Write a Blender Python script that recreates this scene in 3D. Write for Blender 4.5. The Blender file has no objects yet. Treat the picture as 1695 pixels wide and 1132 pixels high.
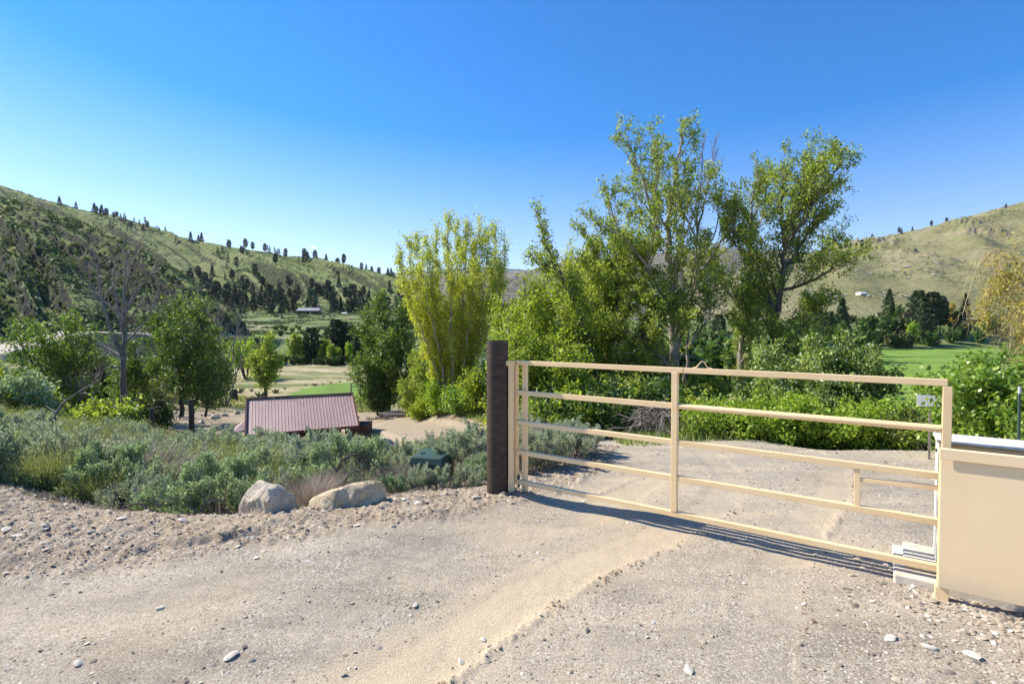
import bpy, math, random
import numpy as np
from mathutils import Vector
R = math.radians
PI = math.pi
scene = bpy.context.scene
COL = scene.collection

# ------------------------------------------------------------------ camera
CAMZ = 1.75
FPX = 850.0                      # focal length in pixels of the 1695 px wide photograph
cam_d = bpy.data.cameras.new("camera")
cam_d.sensor_width = 36.0
cam_d.lens = 36.0 * FPX / 1695.0
cam_d.clip_start = 0.05
cam_d.clip_end = 30000
cam = bpy.data.objects.new("camera", cam_d)
COL.objects.link(cam)
cam.location = (0, 0, CAMZ)
cam.rotation_euler = (R(90 - 1.415), 0, 0)
scene.camera = cam

# ------------------------------------------------------------------ light
SUN_AZ_FROM = 23.5               # the sun stands at (-cos, +sin): to the left and a little beyond
SUN_EL = 40.0
sx, sy, sz = -math.cos(R(SUN_AZ_FROM)) * math.cos(R(SUN_EL)), math.sin(R(SUN_AZ_FROM)) * math.cos(R(SUN_EL)), math.sin(R(SUN_EL))
sd = bpy.data.lights.new("sun", 'SUN')
sd.energy = 5.0
sd.angle = R(0.53)
sd.color = (1.0, 0.93, 0.80)
sun = bpy.data.objects.new("sun", sd)
COL.objects.link(sun)
sun.rotation_euler = Vector((sx, sy, sz)).to_track_quat('Z', 'Y').to_euler()
sun.location = (-20, 10, 30)

w = bpy.data.worlds.new("World")
scene.world = w
w.use_nodes = True
wn = w.node_tree
wn.nodes.clear()
wo = wn.nodes.new('ShaderNodeOutputWorld')
bg = wn.nodes.new('ShaderNodeBackground')
sky = wn.nodes.new('ShaderNodeTexSky')
sky.sky_type = 'NISHITA'
sky.sun_disc = False
sky.sun_elevation = R(SUN_EL)
sky.sun_rotation = math.atan2(sx, sy)
sky.altitude = 600
sky.air_density = 1.0
sky.dust_density = 0.25
sky.ozone_density = 2.2
bg.inputs['Strength'].default_value = 0.112
hs = wn.nodes.new('ShaderNodeHueSaturation')
tcw = wn.nodes.new('ShaderNodeTexCoord'); sxyz = wn.nodes.new('ShaderNodeSeparateXYZ')
wn.links.new(tcw.outputs['Generated'], sxyz.inputs[0])
mrw = wn.nodes.new('ShaderNodeMapRange')
wn.links.new(sxyz.outputs[2], mrw.inputs['Value'])
for k_, v_ in (('From Min', 0.0), ('From Max', .5), ('To Min', .98), ('To Max', 1.78)): mrw.inputs[k_].default_value = v_
wn.links.new(mrw.outputs[0], hs.inputs['Saturation'])
wn.links.new(sky.outputs[0], hs.inputs['Color'])
tint = wn.nodes.new('ShaderNodeMix'); tint.data_type = 'RGBA'; tint.blend_type = 'MULTIPLY'
tint.inputs[0].default_value = 1.0; tint.inputs[7].default_value = (.97, .93, 1.05, 1)
wn.links.new(hs.outputs[0], tint.inputs[6])
# two small far cloudlets, low over the valley mouth
def wmath(op, a, b=None):
    n_ = wn.nodes.new('ShaderNodeMath'); n_.operation = op
    for i_, v_ in enumerate((a, b)):
        if v_ is None: continue
        if isinstance(v_, (int, float)): n_.inputs[i_].default_value = v_
        else: wn.links.new(v_, n_.inputs[i_])
    return n_.outputs[0]
yy_ = wmath('MAXIMUM', sxyz.outputs[1], .05)
cu, cv = wmath('DIVIDE', sxyz.outputs[0], yy_), wmath('DIVIDE', sxyz.outputs[2], yy_)
nzw = wn.nodes.new('ShaderNodeTexNoise'); nzw.inputs['Scale'].default_value = 160; nzw.inputs['Detail'].default_value = 4
wn.links.new(tcw.outputs['Generated'], nzw.inputs['Vector'])
prev = tint.outputs[2]
for cx_, cz_, rx_, rz_, k_ in ((-.3845, .1585, .0105, .0042, .8), (-.352, .1545, .0065, .0030, .5), (.545, .152, .006, .002, .2)):
    e1 = wmath('POWER', wmath('ABSOLUTE', wmath('DIVIDE', wmath('SUBTRACT', cu, cx_), rx_)), 2.0)
    e2 = wmath('POWER', wmath('ABSOLUTE', wmath('DIVIDE', wmath('SUBTRACT', cv, cz_), rz_)), 2.0)
    ms = wmath('MULTIPLY', wmath('SUBTRACT', 1.0, wmath('ADD', e1, e2)), wmath('MULTIPLY', nzw.outputs['Fac'], 1.7))
    ms = wmath('MULTIPLY', wmath('MINIMUM', wmath('MAXIMUM', ms, 0.0), 1.0), k_)
    mxw = wn.nodes.new('ShaderNodeMix'); mxw.data_type = 'RGBA'
    wn.links.new(ms, mxw.inputs[0]); wn.links.new(prev, mxw.inputs[6]); mxw.inputs[7].default_value = (5.6, 5.9, 6.2, 1)
    prev = mxw.outputs[2]
wn.links.new(prev, bg.inputs['Color'])
wn.links.new(bg.outputs[0], wo.inputs['Surface'])

scene.view_settings.view_transform = 'Standard'
scene.view_settings.look = 'None'
scene.view_settings.exposure = 0.90
scene.view_settings.gamma = 1.0
scene.cycles.max_bounces = 7
scene.cycles.diffuse_bounces = 3
scene.cycles.transmission_bounces = 4
scene.cycles.transparent_max_bounces = 6
scene.cycles.use_denoising = True

# ------------------------------------------------------------------ helpers
rng = np.random.default_rng(7)
random.seed(7)


def W(px, py, d):
    """point seen at photo pixel (px, py) at forward distance d"""
    p = R(1.415)
    x = (px - 847.5) / FPX
    z = (566 - py) / FPX
    fy = math.cos(p) + z * math.sin(p)
    fz = -math.sin(p) + z * math.cos(p)
    k = d / fy
    return Vector((x * k, d, CAMZ + fz * k))


def hsh(ix, iy, s):
    v = np.sin(ix * 127.1 + iy * 311.7 + s * 74.7) * 43758.5453
    return v - np.floor(v)


def vn(x, y, s=0):
    ix = np.floor(x); iy = np.floor(y)
    fx = x - ix; fy = y - iy
    fx = fx * fx * (3 - 2 * fx); fy = fy * fy * (3 - 2 * fy)
    a = hsh(ix, iy, s); b = hsh(ix + 1, iy, s); c = hsh(ix, iy + 1, s); d = hsh(ix + 1, iy + 1, s)
    return (a + (b - a) * fx) * (1 - fy) + (c + (d - c) * fx) * fy


def fbm(x, y, s=0, o=4):
    t = 0; a = .5; n = 0
    for i in range(o):
        t = t + a * vn(x, y, s + i * 3.3); n += a
        x = x * 2.03 + 5.1; y = y * 2.03 + 1.7; a *= .5
    return t / n * 2 - 1        # about -1..1


def sstep(a, b, x):
    t = np.clip((x - a) / (b - a), 0, 1)
    return t * t * (3 - 2 * t)


def mesh_np(name, V, F4=None, F3=None, smooth=False):
    me = bpy.data.meshes.new(name)
    V = np.asarray(V, dtype=np.float32)
    me.vertices.add(len(V)); me.vertices.foreach_set('co', V.ravel())
    parts = []; tot = []
    if F4 is not None and len(F4):
        F4 = np.asarray(F4, dtype=np.int32); parts.append(F4.ravel()); tot.append(np.full(len(F4), 4, np.int32))
    if F3 is not None and len(F3):
        F3 = np.asarray(F3, dtype=np.int32); parts.append(F3.ravel()); tot.append(np.full(len(F3), 3, np.int32))
    li = np.concatenate(parts); lt = np.concatenate(tot)
    me.loops.add(len(li)); me.loops.foreach_set('vertex_index', li)
    me.polygons.add(len(lt))
    st = np.zeros(len(lt), np.int32); st[1:] = np.cumsum(lt)[:-1]
    me.polygons.foreach_set('loop_start', st)
    me.polygons.foreach_set('loop_total', lt)
    if smooth:
        me.polygons.foreach_set('use_smooth', np.ones(len(lt), bool))
    me.update(calc_edges=True)
    return me


def link(name, me, mat=None, parent=None):
    o = bpy.data.objects.new(name, me)
    COL.objects.link(o)
    if mat is not None:
        me.materials.append(mat)
    if parent is not None:
        o.parent = parent
    return o


def tag(o, label=None, cat=None, group=None, kind=None):
    if label: o['label'] = label
    if cat: o['category'] = cat
    if group: o['group'] = group
    if kind: o['kind'] = kind
    return o


def empty(name, loc, rz=0, label=None, cat=None, group=None):
    o = bpy.data.objects.new(name, None)
    COL.objects.link(o)
    o.empty_display_size = .2
    o.location = loc
    o.rotation_euler = (0, 0, rz)
    return tag(o, label, cat, group)


def copy_tree(o, parent=None):
    c = o.copy()
    COL.objects.link(c)
    c.parent = parent
    for ch in list(o.children):
        copy_tree(ch, c)
    return c


class MB:
    """collects boxes, tubes and prisms, then becomes one mesh"""
    def __init__(s):
        s.v = []; s.f = []

    def add(s, vs, fs):
        o = len(s.v)
        s.v += [tuple(v) for v in vs]
        s.f += [tuple(i + o for i in f) for f in fs]
        return s

    def box(s, c, size, M=None):
        a, b, d = size[0] / 2, size[1] / 2, size[2] / 2
        vs = [Vector((x, y, z)) for z in (-d, d) for y in (-b, b) for x in (-a, a)]
        if M is not None: vs = [M @ v for v in vs]
        vs = [v + Vector(c) for v in vs]
        return s.add(vs, [(0, 2, 3, 1), (4, 5, 7, 6), (0, 1, 5, 4), (2, 6, 7, 3), (0, 4, 6, 2), (1, 3, 7, 5)])

    def bar(s, a, b, w, h, side=None):
        """box section from a to b; w across (horizontal), h up"""
        a = Vector(a); b = Vector(b)
        d = (b - a).normalized()
        up = Vector((0, 0, 1))
        if abs(d.z) > .95:
            sd_ = Vector(side) if side is not None else Vector((1, 0, 0))
            up = d.cross(sd_).normalized(); sd_ = up.cross(d).normalized()
        else:
            sd_ = d.cross(up).normalized(); up = sd_.cross(d).normalized()
        vs = []
        for p in (a, b):
            for i, j in ((-1, -1), (1, -1), (1, 1), (-1, 1)):
                vs.append(p + sd_ * (i * w / 2) + up * (j * h / 2))
        return s.add(vs, [(3, 2, 1, 0), (4, 5, 6, 7), (0, 1, 5, 4), (1, 2, 6, 5), (2, 3, 7, 6), (3, 0, 4, 7)])

    def tube(s, pts, rs, n=10, cap=True):
        pts = [Vector(p) for p in pts]
        if not hasattr(rs, '__len__'): rs = [rs] * len(pts)
        o = len(s.v); prev = None
        for i, p in enumerate(pts):
            d = (pts[min(i + 1, len(pts) - 1)] - pts[max(i - 1, 0)]).normalized()
            if prev is None:
                a = d.orthogonal().normalized()
            else:
                a = (prev - d * prev.dot(d)).normalized()
            prev = a; b = d.cross(a)
            for k in range(n):
                t = 2 * PI * k / n
                s.v.append(tuple(p + a * (math.cos(t) * rs[i]) + b * (math.sin(t) * rs[i])))
        for i in range(len(pts) - 1):
            for k in range(n):
                k2 = (k + 1) % n
                s.f.append((o + i * n + k, o + i * n + k2, o + (i + 1) * n + k2, o + (i + 1) * n + k))
        if cap:
            s.f.append(tuple(o + k for k in range(n))[::-1])
            s.f.append(tuple(o + (len(pts) - 1) * n + k for k in range(n)))
        return s

    def build(s, name, mat, parent=None, bevel=0, smooth=False):
        me = bpy.data.meshes.new(name)
        me.from_pydata(s.v, [], s.f)
        me.update()
        if smooth:
            me.polygons.foreach_set('use_smooth', [True] * len(me.polygons))
            me.set_sharp_from_angle(angle=R(40))
        o = link(name, me, mat, parent)
        if bevel:
            m = o.modifiers.new('b', 'BEVEL'); m.width = bevel; m.segments = 2; m.limit_method = 'ANGLE'
        return o


# ------------------------------------------------------------------ materials
def newmat(name):
    m = bpy.data.materials.new(name); m.use_nodes = True
    nt = m.node_tree; nt.nodes.clear()
    out = nt.nodes.new('ShaderNodeOutputMaterial')
    return m, nt, out


def N(nt, t, **kw):
    n = nt.nodes.new(t)
    for k, v in kw.items():
        if k.startswith('i_'):
            n.inputs[k[2:].replace('_', ' ')].default_value = v
        else:
            setattr(n, k, v)
    return n


def ramp(nt, fac, stops, interp='LINEAR'):
    r = nt.nodes.new('ShaderNodeValToRGB')
    r.color_ramp.interpolation = interp
    e = r.color_ramp.elements
    while len(e) < len(stops): e.new(.5)
    for i, (p, c) in enumerate(stops):
        e[i].position = p; e[i].color = (*c, 1)
    nt.links.new(fac, r.inputs[0])
    return r.outputs[0]


def noise(nt, vec, scale, detail=4, rough=.55, dist=0):
    n = nt.nodes.new('ShaderNodeTexNoise')
    n.inputs['Scale'].default_value = scale
    n.inputs['Detail'].default_value = detail
    n.inputs['Roughness'].default_value = rough
    n.inputs['Distortion'].default_value = dist
    if vec is not None: nt.links.new(vec, n.inputs['Vector'])
    return n.outputs['Fac']


def mixc(nt, fac, a, b, mode='MIX'):
    m = nt.nodes.new('ShaderNodeMix'); m.data_type = 'RGBA'; m.blend_type = mode
    for s, v in ((m.inputs[0], fac), (m.inputs[6], a), (m.inputs[7], b)):
        if isinstance(v, (int, float)): s.default_value = v
        elif isinstance(v, tuple): s.default_value = (*v, 1)
        else: nt.links.new(v, s)
    return m.outputs[2]


def mth(nt, op, a, b=None, c=None):
    m = nt.nodes.new('ShaderNodeMath'); m.operation = op
    for i, v in enumerate((a, b, c)):
        if v is None: continue
        if isinstance(v, (int, float)): m.inputs[i].default_value = v
        else: nt.links.new(v, m.inputs[i])
    return m.outputs[0]


def pos(nt):
    return nt.nodes.new('ShaderNodeNewGeometry').outputs['Position']


def objc(nt):
    return nt.nodes.new('ShaderNodeTexCoord').outputs['Object']


def attr(nt, name):
    a = nt.nodes.new('ShaderNodeAttribute'); a.attribute_name = name
    return a.outputs['Fac']


def bump(nt, h, strength=.5, dist=.01):
    b = nt.nodes.new('ShaderNodeBump')
    b.inputs['Strength'].default_value = strength
    b.inputs['Distance'].default_value = dist
    nt.links.new(h, b.inputs['Height'])
    return b.outputs['Normal']


def bsdf(nt, out, col, rough=.8, normal=None, spec=.3, metal=0):
    b = nt.nodes.new('ShaderNodeBsdfPrincipled')
    if isinstance(col, tuple): b.inputs['Base Color'].default_value = (*col, 1)
    else: nt.links.new(col, b.inputs['Base Color'])
    if isinstance(rough, (int, float)): b.inputs['Roughness'].default_value = rough
    else: nt.links.new(rough, b.inputs['Roughness'])
    b.inputs['Specular IOR Level'].default_value = spec
    b.inputs['Metallic'].default_value = metal
    if normal is not None: nt.links.new(normal, b.inputs['Normal'])
    nt.links.new(b.outputs[0], out.inputs['Surface'])
    return b


def leafmat(name, cols, trans=.35, rough=.5, spec=.35, tcol=None, big=0):
    """leaves: every leaf its own shade of the kind's colours, part of the light passes through"""
    m, nt, out = newmat(name)
    g = nt.nodes.new('ShaderNodeNewGeometry')
    c = ramp(nt, g.outputs['Random Per Island'], [(i / (len(cols) - 1), k) for i, k in enumerate(cols)])
    b = nt.nodes.new('ShaderNodeBsdfPrincipled')
    nt.links.new(c, b.inputs['Base Color'])
    b.inputs['Roughness'].default_value = rough
    b.inputs['Specular IOR Level'].default_value = spec
    if trans > 0:
        t = nt.nodes.new('ShaderNodeBsdfTranslucent')
        tc = mixc(nt, 1.0, c, tcol or (1.35, 1.5, .7), 'MULTIPLY')
        nt.links.new(tc, t.inputs['Color'])
        mx = nt.nodes.new('ShaderNodeMixShader'); mx.inputs[0].default_value = trans
        nt.links.new(b.outputs[0], mx.inputs[1]); nt.links.new(t.outputs[0], mx.inputs[2])
        nt.links.new(mx.outputs[0], out.inputs['Surface'])
    else:
        nt.links.new(b.outputs[0], out.inputs['Surface'])
    return m
# ------------------------------------------------------------------ terrain heights
CP = np.array([
    # foreground plateau
    (-14, -3, .25), (-8, 0, .15), (-4, 0, .03), (0, 0, 0), (4, 0, 0), (9, 0, 0), (-6, 3, .1), (-3, 3, .02), (0, 3, 0), (4, 2.5, 0), (8, 3, 0),
    (-5.2, 4.9, .24), (-3.6, 4.75, .03), (-2.2, 4.85, .02), (-1.0, 5.3, .02), (-.1, 5.5, -.02), (1.2, 5.6, -.04), (3, 5, -.02), (5, 5, 0), (9, 6, 0),
    # bank under the sagebrush
    (-6.4, 6.2, -.15), (-4, 5.9, -.5), (-2.5, 6.0, -.45), (-1.1, 6.5, -.3), (.3, 7.2, -.28),
    (-8, 9, -.9), (-5, 9, -1.3), (-2.5, 9, -1.1), (-.5, 9.5, -.75),
    (-12, 11, -1.0), (-8, 13, -1.8), (-4, 13, -2.2), (-1.5, 13, -1.6),
    (-16, 15, -1.5), (-11, 18, -2.9), (-7, 19, -3.8), (-3.5, 19, -3.0),
    (-22, 20, -1.6), (-17, 23, -3.3), (-11, 24, -4.7), (-7, 26, -4.6), (-28, 27, -2.0), (-24, 33, -4.2),
    (-14, 32, -4.8), (-20, 38, -4.8), (-12, 40, -4.9), (-30, 42, -4.6), (-40, 40, -2.4), (-50, 50, -2.0),
    # driveway beyond the gate, bending down to the shed
    (2.5, 8, -.18), (5, 8, -.15), (9, 8.6, -.3), (3.5, 10.5, -.72), (6.5, 10.5, -.74), (9, 11.3, -.95), (5.5, 12, -1.02), (2.2, 13, -1.1), (0, 16, -1.75), (-2.5, 21, -2.6), (-5.5, 27, -3.4), (-8.5, 33, -4.3),
    # thicket
    (6, 13.5, -1.3), (10, 12.6, -1.05), (15, 12, -1.0), (5, 18, -2.2), (12, 18, -2.4), (0, 24, -2.6), (-3.5, 32, -3.6), (5, 30, -4.2), (18, 25, -4.2),
    (0, 40, -5.3), (12, 42, -6), (28, 40, -6), (-8, 46, -5.5), (22, 12, -.9), (30, 24, -4.4), (40, 40, -6), (-24, 50, -5.6), (-10, 60, -6), (15, 60, -6), (40, 60, -6)
], dtype=float)


def _tps_fit():
    n = len(CP)
    d2 = ((CP[:, None, :2] - CP[None, :, :2]) ** 2).sum(-1)
    K = np.where(d2 > 0, .5 * d2 * np.log(np.maximum(d2, 1e-12)), 0) + np.eye(n) * .05
    P = np.hstack([np.ones((n, 1)), CP[:, :2]])
    A = np.zeros((n + 3, n + 3)); A[:n, :n] = K; A[:n, n:] = P; A[n:, :n] = P.T
    b = np.zeros(n + 3); b[:n] = CP[:, 2]
    return np.linalg.solve(A, b)


_TW = _tps_fit()


def tps(x, y):
    o = _TW[-3] + _TW[-2] * x + _TW[-1] * y
    for i in range(len(CP)):
        d2 = (x - CP[i, 0]) ** 2 + (y - CP[i, 1]) ** 2
        o = o + _TW[i] * .5 * d2 * np.log(np.maximum(d2, 1e-12))
    return o


def U(px): return (px - 847.5) / FPX


def sil(u, pts):
    return np.interp(u, [U(p[0]) for p in pts], [p[1] for p in pts])


S1 = [(-900, 120), (-300, 238), (0, 327), (70, 345), (144, 371), (186, 391), (255, 424), (300, 450), (330, 470), (352, 492), (385, 515), (415, 545), (440, 580), (470, 640), (520, 700)]
S2 = [(-900, 200), (-300, 262), (0, 306), (60, 327), (130, 346), (200, 359), (260, 379), (330, 403), (400, 412), (470, 424), (540, 434), (600, 447), (650, 458), (700, 478), (760, 508), (830, 560), (900, 640)]
S3 = [(1000, 640), (1080, 540), (1160, 478), (1250, 440), (1330, 420), (1420, 400), (1500, 384), (1560, 372), (1600, 359), (1650, 345), (1695, 334), (1800, 305), (2100, 260), (2600, 230)]
S4 = [(500, 640), (640, 470), (760, 452), (860, 451), (900, 440), (921, 435), (961, 424), (1010, 428), (1060, 418), (1120, 420), (1191, 409), (1240, 415), (1300, 414), (1345, 418), (1440, 440), (1700, 470), (2600, 500)]
S5 = [(-900, 600), (400, 520), (560, 462), (640, 452), (700, 449), (790, 443), (860, 446), (930, 455), (1100, 470), (1400, 500)]


def ramp_hill(x, y, S, Yf, Yr, foot, shape=.35):
    u = x / np.maximum(y, 1.0)
    zr = CAMZ + (545 - sil(u, S)) / FPX * Yr
    s = (y - Yf) / (Yr - Yf)
    sc = np.clip(s, 0, 1)
    f = (1 - shape) * sc + shape * (sc * sc * (3 - 2 * sc))
    z = foot + (zr - foot) * f - np.clip(y - Yr, 0, None) * .28
    return z, sc, u


def seg_near(x, y, path):
    """distance to a polyline, interpolated height, side and running length"""
    best = np.full(x.shape, 1e9); zz = np.zeros(x.shape); sd_ = np.zeros(x.shape); ll = np.zeros(x.shape)
    L = 0
    for a, b in zip(path[:-1], path[1:]):
        dx, dy = b[0] - a[0], b[1] - a[1]
        l2 = dx * dx + dy * dy; ln = math.sqrt(l2)
        t = np.clip(((x - a[0]) * dx + (y - a[1]) * dy) / l2, 0, 1)
        qx = x - a[0] - t * dx; qy = y - a[1] - t * dy
        d = np.hypot(qx, qy)
        m = d < best
        best = np.where(m, d, best)
        zz = np.where(m, a[2] + (b[2] - a[2]) * t, zz)
        sd_ = np.where(m, np.sign(dx * qy - dy * qx), sd_)
        ll = np.where(m, L + t * ln, ll)
        L += ln
    return best, zz, sd_, ll


DRIVE = [(1.6, 2, 0), (2.6, 5, -.03), (3.6, 8, -.15), (3.7, 10.5, -.72), (2.2, 13.2, -1.15), (0, 16.5, -1.8), (-2.6, 21, -2.6), (-5.6, 27, -3.4), (-8.6, 32, -4.2), (-12, 35.5, -4.75), (-22, 38, -4.8)]
ROAD2 = [(-72, 46, -2.6), (-62, 60, -1.0), (-66, 78, 1.4), (-74, 100, 1.0), (-77, 135, .1), (-76, 165, -1.0), (-65, 190, -1.0), (-52, 225, -.9), (-20, 290, 0), (20, 330, 2)]
ROAD3 = [(80, 262, 5.3), (140, 258, 5.2), (200, 250, 4.6), (280, 250, 3.9), (380, 250, 4)]
RIVER = [(-40, 158, 0), (-62, 150, 0), (-75, 124, 0), (-88, 118, 0)]
RIV = [(-160, 128, 0), (-92, 117, 0), (-66, 122, 0), (-48, 134, 0), (-26, 136, 0), (10, 132, 0), (60, 134, 0)]

# wheel tracks in the gravel, (x, y)
T1 = [(-1.6, 1.6, 0), (-.95, 2.2, 0), (-.46, 2.68, 0), (.05, 3.34, 0), (.6, 3.85, 0), (1.22, 4.35, 0), (2.1, 5.2, 0), (2.75, 6.4, 0), (3.0, 8, 0), (2.9, 9.5, 0), (2.0, 11.6, 0)]
T2 = [(.55, 1.3, 0), (1.05, 2.2, 0), (1.42, 2.9, 0), (1.85, 3.6, 0), (2.6, 4.6, 0), (3.6, 5.7, 0), (4.5, 7.2, 0), (4.8, 8.8, 0), (4.5, 10.6, 0)]
T3 = [(-5, 2.2, 0), (-2.8, 2.9, 0), (-1.0, 3.7, 0), (.6, 4.7, 0), (1.6, 6.0, 0)]


def HZ(x, y, fine=True):
    """height and masks at world points"""
    x = np.asarray(x, float); y = np.asarray(y, float)
    yy = np.maximum(y, -4.0)
    nm = y < 63
    near = np.full(x.shape, -6.0)
    near[nm] = tps(np.clip(x[nm], -55, 42), np.clip(y[nm], -4, 62))
    wv = sstep(42, 60, y) * sstep(-40, -28, x)
    wv = np.maximum(wv, sstep(56, 62, y))
    val = -6 + .35 * fbm(x / 22, y / 22, 3, 3)
    # terrace beyond the river, the gravel bench at the foot of the far right slope
    ter = np.interp(y, [0, 142, 150, 168, 225, 380, 500, 900], [-6, -6, -4.5, -1.3, 1.4, 13, 15, 15])
    ter = np.where(x < 60, ter, -6)
    bench = np.interp(y, [0, 206, 226, 245, 262, 300, 900], [-6, -6, -1.5, 4.4, 5.2, 6.5, 10])
    k = sstep(20, 70, x)
    val = val + (np.maximum(ter, -6) + 6) * (1 - k) + (bench + 6) * k
    z = near * (1 - wv) + val * wv
    zone = np.zeros(x.shape, int)
    u = x / np.maximum(y, 1.0)

    def gul(u, s, f, k, seed):
        ph = (u + k * s) * f + .5 * fbm(u * 6, s * 2.2, seed, 3)
        t = np.abs((ph - np.floor(ph)) * 2 - 1)
        ph2 = ph * 2.37 + 1.3
        t2 = np.abs((ph2 - np.floor(ph2)) * 2 - 1)
        return t - .5 + .45 * (t2 - .5), ph
    # near left slope
    Yf = np.interp(u, [-1.6, -1.0, -.8, -.48], [60, 72, 92, 118]); Yr = np.interp(u, [-1.6, -1.0, -.48], [250, 225, 150])
    h, s, _ = ramp_hill(x, y, S1, Yf, Yr, -6.8, .2)
    g, _ = gul(u, s, 7.0, .42, 11)
    h = h + g * 6.0 * np.sin(PI * np.clip(s, 0, 1)) ** .8 * np.clip((h + 4) / 8, 0, 1) + (1.6 * fbm(x / 7, y / 7, 21, 4) - 3.0 * np.abs(fbm(x / 13, y / 17, 23, 4)) + .7) * sstep(.02, .2, s) * sstep(1.02, .8, s)
    rk = np.clip(fbm(x / 16, y / 20, 31, 4) - .16, 0, 1) * sstep(.05, .25, s) * sstep(1.0, .85, s)
    h = h + rk * 3 * (.6 + .5 * fbm(x / 5, y / 5, 33, 3))
    m = (h > z) & (y > 55) & (u < -.36); z = np.where(m, h, z); zone = np.where(m & (s > .01), 1, zone)
    # far left slope
    Yf = np.interp(u, [-1.6, -.5, -.2, .1], [400, 390, 420, 420]); Yr = np.interp(u, [-1.6, -1.0, -.5, -.2, .1], [900, 860, 820, 760, 640])
    h, s, _ = ramp_hill(x, y, S2, Yf, Yr, 11.0, .3)
    g, ph2 = gul(u, s, 9.5, .33, 41)
    amp = np.sin(PI * np.clip(s, 0, 1)) ** .7
    h = h + g * 34 * amp * (.45 + 1.0 * vn(u * 9, s * 3 + 2, 47)) * (1.15 - .6 * s) * np.clip((h - 8) / 40, 0, 1) + 3.0 * fbm(x / 30, y / 30, 43, 4) * amp
    m = (h > z) & (y > 330) & (u < .12); z = np.where(m, h, z); zone = np.where(m, 2, zone)
    # right slope
    Yf = np.interp(u, [.2, 1.6], [330, 300]); Yr = np.interp(u, [.2, .6, 1.0, 1.6], [1250, 1200, 1050, 950])
    h, s, _ = ramp_hill(x, y, S3, Yf, Yr, 7.0, .15)
    amp = np.sin(PI * np.clip(s, 0, 1)) ** .7
    h = h + (28 * fbm(u * 5 + .9 * s, s * 2.2, 51, 3) + 3.5 * fbm(x / 30, y / 30, 53, 4)) * amp * np.clip((h - 8) / 40, 0, 1)
    rk3 = np.clip(fbm(x / 70, y / 110, 57, 4) - .13, 0, 1) * sstep(.1, .25, s) * sstep(1, .9, s)
    h = h + rk3 * 34 * (.6 + .8 * fbm(x / 11, y / 11, 58, 3))
    m = (h > z) & (y > 290) & (u > .15); z = np.where(m, h, z); zone = np.where(m, 3, zone)
    # distant ridges
    h, s, _ = ramp_hill(x, y, S4, 1350, 2500, 10.0, .2)
    h = h + (70 * fbm(x / 420, y / 420, 61, 5)) * np.sin(PI * np.clip(s, 0, 1)) ** .7 * (h > 20)
    m = (h > z) & (y > 1300); z = np.where(m, h, z); zone = np.where(m, 4, zone)
    h, s, _ = ramp_hill(x, y, S5, 4600, 8200, 10.0, .2)
    h = h + (160 * fbm(x / 900, y / 900, 71, 5)) * np.sin(PI * np.clip(s, 0, 1)) ** .7 * (h > 60)
    m = (h > z) & (y > 4500); z = np.where(m, h, z); zone = np.where(m, 5, zone)
    # carved ways
    dd, dz, _, _ = seg_near(x, y, DRIVE)
    hw = np.interp(y, [0, 4, 9, 14, 25, 33], [3.0, 2.6, 2.7, 2.2, 2.0, 2.4])
    k = 1 - sstep(hw * .75, hw * 1.25, dd)
    lot = sstep(0, 2.0, x + 30) * sstep(0, 2, -8 - x) * sstep(30.5, 32.5, y) * sstep(42, 40, y)
    z = z * (1 - k) + dz * k
    z = z * (1 - lot) + (-4.85) * lot
    d2, z2, _, _ = seg_near(x, y, ROAD2)
    k2 = (1 - sstep(2.2, 6.0, d2)) * (y > 44)
    z = z * (1 - k2) + z2 * k2
    d3, z3, _, _ = seg_near(x, y, ROAD3)
    k3 = 1 - sstep(2.5, 9, d3)
    z = z * (1 - k3) + z3 * k3
    rd, _, _, _ = seg_near(x, y, RIV)
    rw = np.interp(x, [-160, -90, -60, -40, 60], [12, 13, 15, 13, 10])
    kr = (1 - sstep(rw, rw + 6, rd)) * (zone != 1) * (x > -112)
    z = z * (1 - kr) + (-7.6) * kr
    out = dict(zone=zone, drive=k, dd=dd, hw=hw, lot=lot, d2=d2, d3=d3, kr=kr, rd=rd, rw=rw, u=u)
    if fine:
        nearw = sstep(26, 12, y)
        plate = np.maximum(sstep(-4.7, -4.2, -y) * 1.0, 0)
        z = z + nearw * (.012 * fbm(x * 1.6, y * 1.6, 81, 4))
        # rough shoulder of loose spoil on the left, smoother in the wheel way
        sh = shoulder(x, y)
        z = z + sh * nearw * (.035 * fbm(x * 2.6, y * 2.6, 83, 5) + .028 * np.abs(fbm(x * 9, y * 9, 85, 3)) + .020 * fbm(x * 24, y * 24, 87, 2))
        z = z + (1 - sh) * nearw * .0035 * fbm(x * 14, y * 14, 89, 3)
        for T, wd in ((T1, .19), (T2, .18), (T3, .18)):
            td, _, ts, tl = seg_near(x, y, T)
            wob = td + .02 * fbm(x * 3, y * 3, 91, 2)
            z = z - (.008 if T is T1 else .006) * (1 - sstep(wd * .7, wd * 1.25, wob))
            side = (ts < 0) if T is not T3 else (ts > 0)
            brk = sstep(.05, .35, fbm(x * 1.1 + 4, y * 1.1, 95, 2)) if T is not T1 else sstep(-.7, -.3, fbm(x * 1.1, y * 1.1, 95, 2)) * sstep(4.4, 3.6, y)
            z = z + np.where(side, (.018 if T is T1 else .014) * np.exp(-((wob + .03 * fbm(x * 7, y * 7, 94, 2) - wd * 1.25) / .035) ** 2) * (.15 + 1.1 * np.abs(fbm(x * 23, y * 23, 93, 3)) * 2), 0) * brk
        far = sstep(14, 40, y) * (zone == 0)
        z = z + far * .12 * fbm(x / 2.5, y / 2.5, 97, 3) * (1 - np.maximum(k, lot))
        # soil heap round the post
        z = z + .05 * np.exp(-(((x + .05) ** 2 + (y - 5.33) ** 2) / .09))
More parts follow.
